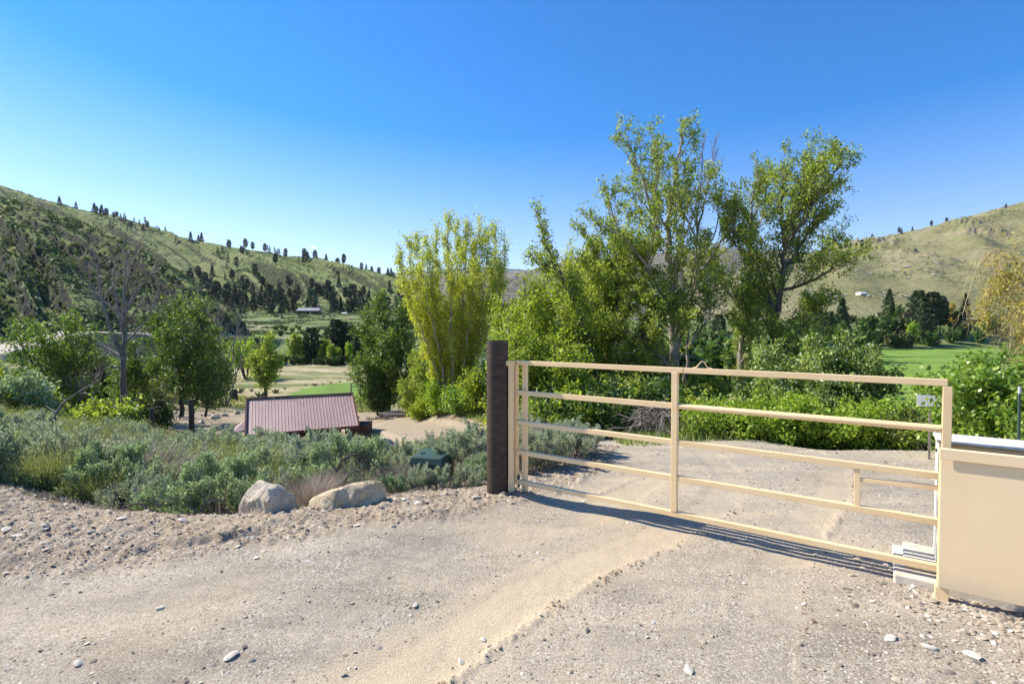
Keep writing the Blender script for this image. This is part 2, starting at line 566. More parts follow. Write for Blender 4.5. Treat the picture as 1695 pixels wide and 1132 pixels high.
        # scraped hollows in the shoulder
        for hx, hy, hr, ha, dp in ((-2.35, 4.0, .22, .09, .055), (-2.75, 3.85, .13, .06, .04), (-2.1, 4.12, .16, .06, .05)):
            cx, sx_ = math.cos(.45), math.sin(.45)
            ax = (x - hx) * cx + (y - hy) * sx_; ay = -(x - hx) * sx_ + (y - hy) * cx
            z = z - dp * np.exp(-((ax / hr) ** 2 + (ay / ha) ** 2) ** 1.5)
    out['z'] = z
    return out


def shoulder(x, y):
    """1 on the loose spoil between the drive and the brush, 0 on the packed way"""
    edge = np.interp(x, [-7, -4, -2.4, -.6, .6, 1.4, 2.0, 2.6], [3.0, 3.25, 3.75, 4.55, 5.6, 7.0, 9.5, 40]) + .16 * fbm(x * 1.3, y * 1.3, 101, 3)
    return sstep(-.18, .22, y - edge)


def gz(x, y):
    return float(HZ(np.array([x]), np.array([y]))['z'][0])


def gzs(xs, ys, fine=True):
    return HZ(np.asarray(xs), np.asarray(ys), fine)['z']


def build_terrain():
    us = np.concatenate([np.linspace(-1.75, -1.12, 130, endpoint=False), np.linspace(-1.12, 1.12, 1300, endpoint=False), np.linspace(1.12, 1.75, 130)])
    ys = [4.3]
    while ys[-1] < 14500:
        v = ys[-1]
        rr = .0042 if v < 11 else (.0062 if v < 22 else (.009 if v < 1500 else .014))
        ys.append(v * (1 + rr))
    ys = np.array(ys)
    UU, YY = np.meshgrid(us, ys)
    X = (UU * YY).ravel(); Y = (YY - 4.0).ravel()
    res = HZ(X, Y)
    Z = res['z']
    nc = len(us); nr = len(ys)
    idx = np.arange(nc * nr).reshape(nr, nc)
    q = np.stack([idx[:-1, :-1], idx[:-1, 1:], idx[1:, 1:], idx[1:, :-1]], -1).reshape(-1, 4)
    P = np.stack([X, Y, Z], -1)
    # zone for each vertex
    drv = (res['drive'] > .5) | (res['lot'] > .5)
    fore = (Y < 11.0) & (Z > -.62)
    brushedge = np.interp(X, [-9, -5.2, -4.4, -3.6, -2.2, -1.2, .2, .9, 1.6], [5.4, 5.05, 4.95, 4.8, 4.9, 5.3, 6.3, 6.9, 9.5]) + .15 * fbm(X * 1.5, Y * 1.5, 111, 3)
    fore &= Y < brushedge
    fore |= (X > 1.6) & (Y < 11.6 + .35 * fbm(X * .8, Y * .8, 115, 3)) & (X < 14)
    fore |= (Y < 4.6)
    z_ = np.zeros(len(X), int)                      # 0 ground under brush and thicket
    nz = fbm(X / 6, Y / 6, 113, 3)
    z_[(Y > 44 + 3 * nz)] = 2                         # meadow
    lawn = (X > -26 + 2 * nz) & (X < 2) & (Y > 57 + 2 * nz) & (Y < 74 + 3 * nz)
    fieldm = (X > 4) & (Y > 36 + 3 * nz) & (Y < 205)
    z_[lawn | fieldm] = 3
    z_[(Y > 140) & (X < 60)] = 4                      # terrace
    z_[(Y > 205) & (X > 0)] = 4
    z_[res['zone'] == 1] = 5
    z_[res['zone'] == 2] = 6
    z_[res['zone'] == 3] = 7
    z_[res['zone'] == 4] = 8
    z_[res['zone'] == 5] = 9
    z_[((res['d2'] < 2.6) & (Y > 44)) | (res['d3'] < 3.0)] = 10
    z_[drv | fore] = 1
    qz = z_[q[:, 0]]
    names = {0: ('ground', 'ground'), 1: ('driveway', 'gravel'), 2: ('meadow', 'meadow'), 3: ('field', 'field'), 4: ('river_terrace', 'terrace'), 5: ('hill', 'hill_near'),
             6: ('hill', 'hill_far'), 7: ('hill', 'hill_dry'), 8: ('mountain', 'mountain'), 9: ('mountain', 'mountain_blue'), 10: ('road', 'road')}
    A_sh = shoulder(X, Y)
    A_tr = np.zeros(len(X)); A_tl = np.zeros(len(X)); A_ts = np.zeros(len(X))
    for T, wd in ((T1, .26), (T2, .26), (T3, .42)):
        td, _, ts, tl = seg_near(X, Y, T)
        kk = (1 - sstep(wd * .5, wd * 1.7, td + .05 * fbm(X * 2, Y * 2, 99, 3))) * (sstep(5.6, 3.9, Y) * .9 + .1 if T is T1 else .85 * sstep(-.3, .3, fbm(X * .8, Y * .8, 98, 2)))
        A_tr = np.maximum(A_tr, kk)
        if T is T1:
            A_tl = td * ts; A_ts = tl
    A_chip = sstep(0, 1, np.clip((res['dd'] - res['hw'] * .9) / 1.0, 0, 1)) * sstep(12, 16, Y) * sstep(38, 34, Y) * sstep(-12, -8, X) * sstep(8, 4, X)
    for zi, (nm, mt) in names.items():
        fq = q[qz == zi]
        if not len(fq): continue
        used, inv = np.unique(fq.ravel(), return_inverse=True)
        me = mesh_np(nm, P[used], F4=inv.reshape(-1, 4), smooth=True)
        if zi == 1:
            for an, av in (('sh', A_sh), ('tr', A_tr), ('tl', A_tl), ('ts', A_ts)):
                a = me.attributes.new(an, 'FLOAT', 'POINT'); a.data.foreach_set('value', av[used].astype(np.float32))
        if zi == 0:
            a = me.attributes.new('chip', 'FLOAT', 'POINT'); a.data.foreach_set('value', A_chip[used].astype(np.float32))
        o = link(nm, me, MT[mt])
        o['kind'] = 'structure'
    # water in the river bed
    xs = np.linspace(-104, 60, 60); ysr = np.interp(xs, [p[0] for p in RIV], [p[1] for p in RIV])
    v = []
    for off in (-21, 21):
        for a, b in zip(xs, ysr): v.append((a, b + off, -6.22))
    n = len(xs)
    me = mesh_np('river', v, F4=[(i, i + 1, n + i + 1, n + i) for i in range(n - 1)])
    link('river', me, MT['water'])['kind'] = 'structure'


# ------------------------------------------------------------------ ground materials
MT = {}


def mats_ground():
    # gravel drive
    m, nt, out = newmat('gravel'); p = pos(nt)
    sh = attr(nt, 'sh'); tr = attr(nt, 'tr')
    mpd = N(nt, 'ShaderNodeMapping'); mpd.inputs['Rotation'].default_value = (0, 0, R(-38)); mpd.inputs['Scale'].default_value = (.55, 2.6, 1)
    nt.links.new(p, mpd.inputs[0])
    big = mth(nt, 'ADD', mth(nt, 'MULTIPLY', noise(nt, p, .55, 6, .65), .45), mth(nt, 'MULTIPLY', noise(nt, mpd.outputs[0], .9, 6, .7), .55)); mid = noise(nt, p, 4, 5, .65); fin = noise(nt, p, 120, 5, .8)
    c = ramp(nt, big, [(.36, (.24, .20, .15)), (.46, (.345, .295, .225)), (.54, (.425, .36, .27)), (.64, (.515, .415, .27))])
    c2 = ramp(nt, mid, [(.3, (.24, .185, .125)), (.52, (.345, .27, .185)), (.75, (.40, .345, .265))])
    c = mixc(nt, sh, c, c2)
    c = mixc(nt, mth(nt, 'MULTIPLY', tr, .7), c, (.54, .43, .285))
    # grains: stones of several colours
    vo = N(nt, 'ShaderNodeTexVoronoi', feature='F1'); vo.inputs['Scale'].default_value = 95; nt.links.new(p, vo.inputs['Vector'])
    vcol = N(nt, 'ShaderNodeSeparateColor'); nt.links.new(vo.outputs['Color'], vcol.inputs[0])
    stone = ramp(nt, vcol.outputs[0], [(0, (.11, .095, .08)), (.3, (.25, .20, .155)), (.6, (.42, .36, .29)), (1, (.70, .66, .59))])
    big2 = noise(nt, p, 1.7, 4, .6)
    dens = mth(nt, 'MULTIPLY', ramp(nt, big2, [(.38, (.18,) * 3), (.62, (.62,) * 3)]), mth(nt, 'SUBTRACT', 1.0, mth(nt, 'MULTIPLY', tr, .85)))
    dens = mth(nt, 'MULTIPLY', dens, ramp(nt, vcol.outputs[1], [(.35, (0,) * 3), (.5, (1,) * 3)]))
    c = mixc(nt, dens, c, stone)
    c = mixc(nt, .55, c, ramp(nt, fin, [(.38, (.20, .19, .18)), (.49, (.93, .93, .93)), (.62, (1.35, 1.33, 1.3))]), 'MULTIPLY')
    tl = attr(nt, 'tl'); ts = attr(nt, 'ts')
    chev = mth(nt, 'SINE', mth(nt, 'ADD', mth(nt, 'MULTIPLY', ts, 190), mth(nt, 'MULTIPLY', mth(nt, 'ABSOLUTE', tl), 240)))
    rib = mth(nt, 'SINE', mth(nt, 'MULTIPLY', tl, 170))
    tread = mth(nt, 'MULTIPLY', mth(nt, 'MULTIPLY', mth(nt, 'ADD', chev, rib), tr), .05)
    h = mth(nt, 'ADD', mth(nt, 'MULTIPLY', fin, 1.1), mth(nt, 'MULTIPLY', vo.outputs['Distance'], -.7))
    h = mth(nt, 'ADD', h, mth(nt, 'MULTIPLY', noise(nt, p, 22, 3, .7), mth(nt, 'ADD', .15, mth(nt, 'MULTIPLY', sh, 2.6))))
    h = mth(nt, 'ADD', h, tread)
    bsdf(nt, out, c, .93, bump(nt, h, .42, .006), .08)
    MT['gravel'] = m
    # loose stones
    m, nt, out = newmat('pebble')
    g = nt.nodes.new('ShaderNodeNewGeometry')
    c = ramp(nt, g.outputs['Random Per Island'], [(0, (.14, .12, .10)), (.25, (.27, .22, .17)), (.55, (.42, .34, .25)), (.85, (.48, .41, .33)), (1, (.72, .66, .57))])
    c = mixc(nt, .4, c, ramp(nt, noise(nt, g.outputs['Position'], 45, 3), [(.3, (.6,) * 3), (.7, (1.25,) * 3)]), 'MULTIPLY')
    bsdf(nt, out, c, .85, bump(nt, noise(nt, g.outputs['Position'], 90, 3), .4, .004), .25)
    MT['pebble'] = m
    # soil under the brush, with an orange tinted chip spread beside the lane
    m, nt, out = newmat('soil'); p = pos(nt)
    c = ramp(nt, noise(nt, p, .8, 6, .65), [(.3, (.10, .085, .055)), (.5, (.20, .17, .105)), (.7, (.15, .165, .07))])
    c2 = ramp(nt, noise(nt, p, 5, 5, .75), [(.3, (.25, .16, .11)), (.5, (.45, .32, .23)), (.7, (.58, .45, .35))])
    c = mixc(nt, attr(nt, 'chip'), c, c2)
    bsdf(nt, out, c, .95, bump(nt, noise(nt, p, 9, 6, .75), .8, .08), .1)
    MT['ground'] = m
    # tan meadow
    m, nt, out = newmat('meadow'); p = pos(nt)
    mp = N(nt, 'ShaderNodeMapping'); mp.inputs['Scale'].default_value = (.5, 1.6, 1); nt.links.new(p, mp.inputs[0])
    f = noise(nt, mp.outputs[0], .12, 7, .7)
    c = ramp(nt, f, [(.36, (.09, .13, .04)), (.44, (.19, .2, .08)), (.5, (.3, .27, .14)), (.58, (.42, .35, .22)), (.68, (.5, .42, .3))])
    sp = noise(nt, p, 1.4, 3, .8)
    c = mixc(nt, .7, c, ramp(nt, sp, [(.34, (.45, .5, .4)), (.5, (1, 1, 1)), (.7, (1.15, 1.1, 1.05))]), 'MULTIPLY')
    bsdf(nt, out, c, .95, bump(nt, sp, .6, .3), .1)
    MT['meadow'] = m
    # mown green field
    m, nt, out = newmat('field_grass'); p = pos(nt)
    c = ramp(nt, noise(nt, p, .07, 6, .7), [(.35, (.11, .19, .035)), (.5, (.16, .26, .045)), (.65, (.22, .30, .06))])
    c = mixc(nt, .5, c, ramp(nt, noise(nt, p, 2.2, 4, .8), [(.3, (.7, .72, .65)), (.6, (1.12, 1.1, 1.05))]), 'MULTIPLY')
    bsdf(nt, out, c, .9, bump(nt, noise(nt, p, 4, 3, .8), .5, .1), .1)
    MT['field'] = m
    # terrace
    m, nt, out = newmat('terrace'); p = pos(nt)
    f = noise(nt, p, .035, 7, .72)
    c = ramp(nt, f, [(.35, (.08, .12, .035)), (.46, (.14, .19, .06)), (.55, (.19, .23, .09)), (.62, (.28, .25, .15)), (.72, (.36, .3, .22))])
    c = mixc(nt, .8, c, ramp(nt, noise(nt, p, .35, 5, .8), [(.36, (.4, .45, .36)), (.5, (1, 1, 1)), (.7, (1.1, 1.1, 1))]), 'MULTIPLY')
    bsdf(nt, out, c, .95, bump(nt, noise(nt, p, .8, 4, .8), .6, .6), .1)
    MT['terrace'] = m

    def hill(key, stops, rockc, s1, s2, s3, rlo, rhi, spk, bd):
        m, nt, out = newmat(key); p = pos(nt)
        c = ramp(nt, noise(nt, p, s1, 7, .68), stops)
        k = ramp(nt, noise(nt, p, s3, 5, .75), spk)
        c = mixc(nt, .9, c, k, 'MULTIPLY')
        g = nt.nodes.new('ShaderNodeNewGeometry')
        sep = N(nt, 'ShaderNodeSeparateXYZ'); nt.links.new(g.outputs['Normal'], sep.inputs[0])
        steep = mth(nt, 'ADD', sep.outputs[2], mth(nt, 'MULTIPLY', mth(nt, 'SUBTRACT', noise(nt, p, s2, 6, .7), .5), .55))
        rk = ramp(nt, steep, [(rlo, (1,) * 3), (rhi, (0,) * 3)])
        rc = ramp(nt, noise(nt, p, s2 * 3, 5, .8), rockc)
        c = mixc(nt, rk, c, rc)
        hh = mth(nt, 'ADD', noise(nt, p, s3, 5, .8), mth(nt, 'MULTIPLY', noise(nt, p, s2 * 2, 5, .7), 1.5))
        bsdf(nt, out, c, .95, bump(nt, hh, .8, bd), .08)
        MT[key] = m
    hill('hill_near', [(.36, (.12, .15, .05)), (.5, (.21, .25, .085)), (.62, (.33, .34, .14))],
         [(.35, (.03, .03, .026)), (.5, (.06, .062, .048)), (.6, (.10, .13, .05)), (.72, (.18, .185, .11))], .05, .13, .9, .68, .80,
         [(.38, (.28, .32, .26)), (.5, (.85, .88, .8)), (.66, (1.15, 1.12, 1.05))], 1.2)
    hill('hill_far', [(.36, (.14, .18, .065)), (.5, (.24, .28, .11)), (.62, (.3, .31, .15))],
         [(.35, (.05, .06, .035)), (.55, (.095, .11, .055)), (.7, (.17, .18, .10))], .012, .04, .16, .50, .62,
         [(.36, (.42, .48, .38)), (.5, (.92, .94, .88)), (.66, (1.1, 1.1, 1.02))], 5)
    hill('hill_dry', [(.36, (.20, .20, .09)), (.5, (.27, .255, .125)), (.62, (.34, .295, .175))],
         [(.35, (.16, .13, .105)), (.55, (.28, .235, .2)), (.7, (.46, .41, .37))], .008, .03, .22, .72, .86,
         [(.33, (.5, .52, .45)), (.5, (.95, .95, .92)), (.66, (1.15, 1.12, 1.1))], 4)
    hill('mountain', [(.36, (.17, .15, .11)), (.5, (.25, .22, .17)), (.62, (.3, .27, .2))],
         [(.35, (.12, .1, .09)), (.6, (.25, .22, .2))], .004, .008, .03, .6, .75,
         [(.36, (.55, .55, .5)), (.6, (1.05,) * 3)], 20)
    hill('mountain_blue', [(.36, (.08, .1, .08)), (.5, (.14, .16, .11)), (.62, (.5, .5, .5))],
         [(.35, (.12, .1, .09)), (.6, (.25, .22, .2))], .0015, .003, .01, .6, .75,
         [(.36, (.55, .55, .5)), (.6, (1.05,) * 3)], 60)
    m, nt, out = newmat('road'); p = pos(nt)
    c = ramp(nt, noise(nt, p, .6, 5, .6), [(.3, (.42, .36, .29)), (.7, (.56, .49, .41))])
    bsdf(nt, out, c, .95, None, .1)
    MT['road'] = m
    m, nt, out = newmat('water'); p = pos(nt)
    b = bsdf(nt, out, (.05, .075, .085), .12, bump(nt, noise(nt, p, .9, 3, .6), .35, .3), .5)
    MT['water'] = m


mats_ground()
build_terrain()
# ------------------------------------------------------------------ painted metal, wood, stone
def mats_obj():
    m, nt, out = newmat('cream_paint'); p = objc(nt)
    n1 = noise(nt, p, 3, 5, .6); n2 = noise(nt, p, 60, 3, .7)
    c = ramp(nt, n1, [(.3, (.80, .565, .30)), (.6, (.85, .63, .355))])
    rust = ramp(nt, noise(nt, p, 14, 6, .75), [(.70, (0,) * 3), (.76, (1,) * 3)])
    c = mixc(nt, mth(nt, 'MULTIPLY', rust, .55), c, (.33, .2, .11))
    bsdf(nt, out, c, .42, bump(nt, n2, .12, .003), .45)
    MT['cream'] = m
    m, nt, out = newmat('cream_sheet'); p = objc(nt)
    c = ramp(nt, noise(nt, p, 1.6, 5, .6), [(.3, (.84, .63, .37)), (.65, (.89, .68, .415))])
    chips = ramp(nt, noise(nt, p, 9, 6, .8), [(.735, (0,) * 3), (.75, (1,) * 3)])
    c = mixc(nt, mth(nt, 'MULTIPLY', chips, .6), c, (.42, .3, .2))
    spz = N(nt, 'ShaderNodeSeparateXYZ'); nt.links.new(p, spz.inputs[0])
    dust = ramp(nt, mth(nt, 'ADD', spz.outputs[2], mth(nt, 'MULTIPLY', mth(nt, 'SUBTRACT', noise(nt, p, 11, 5, .75), .5), .22)), [(.05, (1,) * 3), (.20, (0,) * 3)])
    c = mixc(nt, mth(nt, 'MULTIPLY', dust, .55), c, (.52, .43, .31))
    bsdf(nt, out, c, .5, bump(nt, noise(nt, p, 2.2, 3, .5), .15, .02), .4)
    MT['sheet'] = m
    m, nt, out = newmat('weathered_pipe'); p = objc(nt)
    mp = N(nt, 'ShaderNodeMapping'); mp.inputs['Scale'].default_value = (1, 1, 3.5); nt.links.new(p, mp.inputs[0])
    n1 = noise(nt, mp.outputs[0], 7, 6, .75, .6); n2 = noise(nt, p, 90, 3, .7)
    c = ramp(nt, n1, [(.3, (.032, .022, .016)), (.55, (.062, .043, .031)), (.75, (.115, .083, .06))])
    sc = ramp(nt, noise(nt, p, 34, 4, .8), [(.68, (0,) * 3), (.74, (1,) * 3)])
    c = mixc(nt, mth(nt, 'MULTIPLY', sc, .4), c, (.33, .29, .25))
    bsdf(nt, out, c, .72, bump(nt, mth(nt, 'ADD', n1, n2), .5, .003), .35)
    MT['pipe'] = m
    m, nt, out = newmat('concrete'); p = objc(nt)
    c = ramp(nt, noise(nt, p, 5, 6, .7), [(.3, (.50, .43, .34)), (.6, (.66, .585, .48)), (.75, (.73, .66, .56))])
    bsdf(nt, out, c, .9, bump(nt, noise(nt, p, 30, 5, .75), .6, .01), .2)
    MT['concrete'] = m
    m, nt, out = newmat('white_sheet'); p = objc(nt)
    c = ramp(nt, noise(nt, p, 4, 5, .7), [(.35, (.52, .46, .38)), (.5, (.76, .71, .62)), (.8, (.82, .78, .70))])
    bsdf(nt, out, c, .55, None, .3)
    MT['white'] = m
    m, nt, out = newmat('black_iron')
    bsdf(nt, out, (.02, .02, .022), .5)
    MT['black'] = m
    m, nt, out = newmat('dark_wood'); p = objc(nt)
    mp = N(nt, 'ShaderNodeMapping'); mp.inputs['Scale'].default_value = (1, 1, .1); nt.links.new(p, mp.inputs[0])
    c = ramp(nt, noise(nt, mp.outputs[0], 30, 5, .7), [(.3, (.03, .024, .02)), (.7, (.10, .08, .065))])
    bsdf(nt, out, c, .9)
    MT['darkwood'] = m
    m, nt, out = newmat('grey_wood'); p = objc(nt)
    c = ramp(nt, noise(nt, p, 12, 5, .7), [(.3, (.16, .13, .10)), (.7, (.36, .31, .26))])
    bsdf(nt, out, c, .9)
    MT['greywood'] = m
    m, nt, out = newmat('roof_metal'); p = objc(nt)
    c = ramp(nt, noise(nt, p, .7, 5, .6), [(.3, (.26, .155, .14)), (.7, (.34, .225, .205))])
    bsdf(nt, out, c, .45, bump(nt, noise(nt, p, 3, 3), .1, .01), .5)
    MT['roof'] = m
    m, nt, out = newmat('roof_trim')
    bsdf(nt, out, (.10, .035, .03), .5)
    MT['trim'] = m
    m, nt, out = newmat('brown_wall'); p = objc(nt)
    c = ramp(nt, noise(nt, p, 3, 4), [(.3, (.07, .045, .035)), (.7, (.12, .08, .06))])
    bsdf(nt, out, c, .85)
    MT['wall'] = m
    m, nt, out = newmat('pale_paint')
    bsdf(nt, out, (.62, .62, .6), .6)
    MT['pale'] = m
    m, nt, out = newmat('teal_green'); p = objc(nt)
    c = ramp(nt, noise(nt, p, 3, 5, .6), [(.3, (.03, .065, .05)), (.7, (.05, .095, .075))])
    bsdf(nt, out, c, .5, None, .4)
    MT['teal'] = m
    m, nt, out = newmat('dark_tarp')
    bsdf(nt, out, (.05, .065, .085), .5)
    MT['tarp'] = m

    def rock(key, stops, sc, bd):
        m, nt, out = newmat(key); p = objc(nt)
        c = ramp(nt, noise(nt, p, sc, 6, .7, .6), stops)
        c = mixc(nt, .7, c, ramp(nt, noise(nt, p, sc * 9, 5, .8), [(.32, (.5, .48, .46)), (.5, (1, 1, 1)), (.7, (1.2, 1.2, 1.2))]), 'MULTIPLY')
        vv = N(nt, 'ShaderNodeTexVoronoi', feature='DISTANCE_TO_EDGE'); vv.inputs['Scale'].default_value = sc * 1.6
        nt.links.new(p, vv.inputs['Vector'])
        hh = mth(nt, 'ADD', noise(nt, p, sc * 4, 7, .75), mth(nt, 'MULTIPLY', mth(nt, 'MINIMUM', vv.outputs['Distance'], .06), 4))
        bsdf(nt, out, c, .9, bump(nt, hh, .9, bd), .2)
        MT[key] = m
    rock('rock_grey', [(.3, (.42, .345, .26)), (.5, (.60, .515, .40)), (.7, (.72, .63, .51))], 3.2, .05)
    rock('rock_tan', [(.3, (.40, .29, .17)), (.5, (.60, .49, .33)), (.7, (.72, .64, .49))], 3.2, .05)
    rock('rock_small', [(.3, (.48, .43, .35)), (.5, (.60, .54, .45)), (.7, (.70, .65, .56))], 1.2, .001)


mats_obj()

# ------------------------------------------------------------------ the gate
GL = Vector((.08, 5.43, 0)); GR = Vector((2.905, 3.46, 0))
gdir = (GR - GL).normalized(); gnor = Vector((gdir.y, -gdir.x, 0))      # normal towards the road side
GANG = math.atan2(gdir.y, gdir.x)
GLEN = (GR - GL).length
gate = empty('gate', (GL.x, GL.y, 0), GANG, 'cream painted tubular steel driveway gate of five rails, closed across the gravel', 'gate')
# local frame: x along the gate, -y towards the camera side
RZ = [1.397, 1.08, .763, .447, .130]
RZR = [1.391, 1.078, .757, .441, .126]
for i in range(5):
    mb = MB()
    T = .046
    a = (-.02 if i else -.05, 0, RZ[i]); b = (GLEN - (0.0 if i else -.028), 0, RZR[i])
    if i == 0:
        xs = GLEN * .50
        mb.bar(a, (xs - .003, 0, (RZ[i] + RZR[i]) / 2), T, T)
        mb.bar((xs + .003, 0, (RZ[i] + RZR[i]) / 2), b, T, T)
    elif i == 1:
        xm = GLEN * .485
        mb.bar(a, (xm, 0, (RZ[i] + RZR[i]) / 2), T, T)
        mb.tube([(xm, 0, (RZ[i] + RZR[i]) / 2), b], .025, 16)
    else:
        mb.bar(a, b, T, T)
    mb.build('rail', MT['cream'], gate, .003 if i != 1 else 0, smooth=(i == 1))
xm = GLEN * .478
# mid upright, in lengths between rails as welded
mb = MB()
for zz0, zz1 in zip([RZ[4], RZ[3], RZ[2], RZ[1]], [RZ[3], RZ[2], RZ[1], RZ[0]]):
    mb.bar((xm, -.0015, zz0 + .0232 if zz0 == RZ[4] else zz0 - .02), (xm, -.0015, zz1 - .0232 if zz1 == RZ[0] else zz1 - .02), .052, .052, (1, 0, 0))
mb.build('upright', MT['cream'], gate, .003)
# hinge side uprights
MB().bar((-.045, 0, .10), (-.045, 0, 1.3735), .045, .045, (1, 0, 0)).build('upright', MT['cream'], gate, .003)
MB().bar((.035, .052, .02), (.035, .052, 1.376), .05, .05, (1, 0, 0)).build('upright', MT['cream'], gate, .003)
# latch side upright, seen above the cabinet
MB().bar((GLEN + .028, .0, .05), (GLEN + .028, 0, 1.366), .05, .05, (1, 0, 0)).build('upright', MT['cream'], gate, .003)
# small brace near the cabinet
bx = GLEN * .865
MB().bar((bx, 0, .441 + .026), (bx, 0, .757 - .026), .034, .03, (1, 0, 0)).build('brace', MT['cream'], gate, .002)
MB().bar((bx + .018, .004, .655), (GLEN - .0, .004, .672), .03, .03).build('brace', MT['cream'], gate, .002)
# little bent wire on the top rail and a lug on the bottom rail
wire = [(xm + .20 + t, 0, RZ[0] + .022 + hh) for t, hh in ((-.05, 0), (-.02, .008), (.015, .05), (.03, .058), (.045, .05), (.07, .008), (.11, 0))]
MB().tube(wire, .004, 6).build('wire_hook', MT['cream'], gate, smooth=True)
MB().box((.50, -.028, RZ[4] - .026), (.06, .02, .035)).build('lug', MT['cream'], gate, .004)
MB().box((-.06, -.03, .10), (.03, .02, .12)).build('hinge', MT['cream'], gate, .002)
MB().tube([(-.01, .0, .07), (-.01, 0, .2)], .012, 8).build('hinge', MT['black'], gate)

# hinge post: dark weathered pipe with a cream steel channel on its side
PX, PY = -.155, 5.46
post = empty('gate_post', (PX, PY, 0), 0, 'tall dark brown weathered round post that carries the hinge side of the gate', 'post')
mb = MB(); n = 40
mb.tube([(0, 0, -.5), (0, 0, 1.63)], .114, n, cap=False)
mb.tube([(0, 0, 1.63), (0, 0, 1.45)], .104, n, cap=False)
mb.add([((.114 if k % 2 == 0 else .104) * math.cos(2 * PI * (k // 2) / n), (.114 if k % 2 == 0 else .104) * math.sin(2 * PI * (k // 2) / n), 1.6305) for k in range(2 * n)],
       [(2 * k, 2 * ((k + 1) % n), 2 * ((k + 1) % n) + 1, 2 * k + 1) for k in range(n)])
mb.add([(.1035 * math.cos(2 * PI * k / n), .1035 * math.sin(2 * PI * k / n), 1.46) for k in range(n)], [tuple(range(n))])
mb.build('pipe', MT['pipe'], post, smooth=True)
ch = MB()
ch.bar((.145, -.055, .02), (.145, -.055, 1.405), .058, .010, (1, 0, 0))
ch.bar((.121, -.025, .02), (.121, -.025, 1.405), .010, .05, (1, 0, 0))
ch.bar((.169, -.025, .02), (.169, -.025, 1.405), .010, .05, (1, 0, 0))
ch.build('channel', MT['cream'], post, .002)
MB().box((.135, -.05, 1.392), (.10, .035, .05)).build('bracket', MT['cream'], post, .003)
MB().tube([(.178, -.02, .62), (.186, -.03, .5), (.183, -.035, .42), (.19, -.03, .33)], .004, 6).build('cable', MT['cream'], post)

# ------------------------------------------------------------------ the cabinet the gate closes on
CABANG = math.atan2(-.72, 1.0)
cab = empty('gate_cabinet', (2.845 - .062, 3.36 - .045, 0), CABANG, 'cream sheet steel cabinet with a lipped front panel at the latch end of the gate', 'cabinet')
LC = 1.75
pm = MB()
pm.box((LC / 2, 0, .50), (LC, .012, .86))
pm.build('front_panel', MT['sheet'], cab, .002)
lp = MB()   # folded lip
v = []
prof = [(-.006, .985), (-.026, .979), (-.026, .915), (-.021, .911), (-.020, .970), (-.006, .977)]
for xx in (-.004, LC): v += [(xx, y_, z_) for y_, z_ in prof]
k = len(prof)
lp.add(v, [tuple(range(k))[::-1], tuple(range(k, 2 * k))] + [(i, (i + 1) % k, k + (i + 1) % k, k + i) for i in range(k)])
lp.build('lip', MT['sheet'], cab, .0)
MB().bar((.004, .016, .045), (.004, .016, .975), .02, .02, (1, 0, 0)).build('edge_tube', MT['cream'], cab, .003)
MB().bar((.02, .03, -.02), (.02, .03, .068), .07, .05, (1, 0, 0)).build('foot', MT['cream'], cab, .003)
# body behind: side wall, recessed post, back wall, top sheet
body = MB()
body.box((.022, .45, .515), (.02, .23, .89))
body.box((LC / 2 + .03, .60, .50), (LC + .0, .014, .88))
body.build('side_wall', MT['white'], cab, .002)
MB().box((.050, .31, .50), (.03, .035, .90)).build('jamb', MT['sheet'], cab, .003)
MB().box((LC / 2 + .03, .385, .90), (LC - .05, .02, .085)).build('header', MT['sheet'], cab, .002)
MB().bar((.075, .28, .06), (.075, .28, .86), .05, .05, (1, 0, 0)).build('inner_post', MT['cream'], cab, .003)
tp = MB()
tp.box((LC / 2 + .02, .47, .972), (LC + .04, .34, .014), None)
tp.build('top_sheet', MT['white'], cab, .002)
MB().tube([(.016, .40, .89), (.002, .40, .89)], .011, 10).build('bolt', MT['black'], cab)
MB().box((.028, .335, .44), (.014, .025, .11)).build('latch', MT['black'], cab, .003)

pad = empty('concrete_pad', (2.845 - .062, 3.36 - .045, -.06), CABANG, 'pale stepped concrete pad the gate cabinet stands on', 'concrete pad')
pb = MB()
pb.box((.72, .42, .055), (1.9, .62, .11))
pb.box((.76, .48, .135), (1.86, .42, .05))
po = pb.build('slab', MT['concrete'], pad, .012)

# ------------------------------------------------------------------ rocks
def rock(name, size, seed, mat, sub=5, cuts=14, rough=.05, flat=0.0):
    """a broken stone: a ball cut by planes, then roughened"""
    import bmesh
    bm = bmesh.new()
    bmesh.ops.create_icosphere(bm, subdivisions=sub, radius=1)
    r = np.random.default_rng(seed)
    V = np.array([v.co[:] for v in bm.verts])
    for i in range(cuts):
        n_ = r.normal(size=3); n_ /= np.linalg.norm(n_)
        d = r.uniform(.48, .86)
        t = V @ n_ - d
        V = V - np.outer(np.clip(t, 0, None), n_) * .97
    nn = fbm(V[:, 0] * 2.2 + seed, V[:, 1] * 2.2 + V[:, 2] * 1.7, seed, 4)
    n2 = fbm(V[:, 0] * 7 + V[:, 2] * 5, V[:, 1] * 7 + V[:, 2] * 3, seed + 5, 4)
    L = np.linalg.norm(V, axis=1)[:, None]
    V = V * (1 + rough * nn[:, None] * 1.6 + rough * .7 * n2[:, None])
    V = V * np.array(size)
    for v, c in zip(bm.verts, V): v.co = c
    me = bpy.data.meshes.new(name); bm.to_mesh(me); bm.free()
    me.polygons.foreach_set('use_smooth', [True] * len(me.polygons))
    me.set_sharp_from_angle(angle=R(28))
    me.materials.append(mat)
    return me


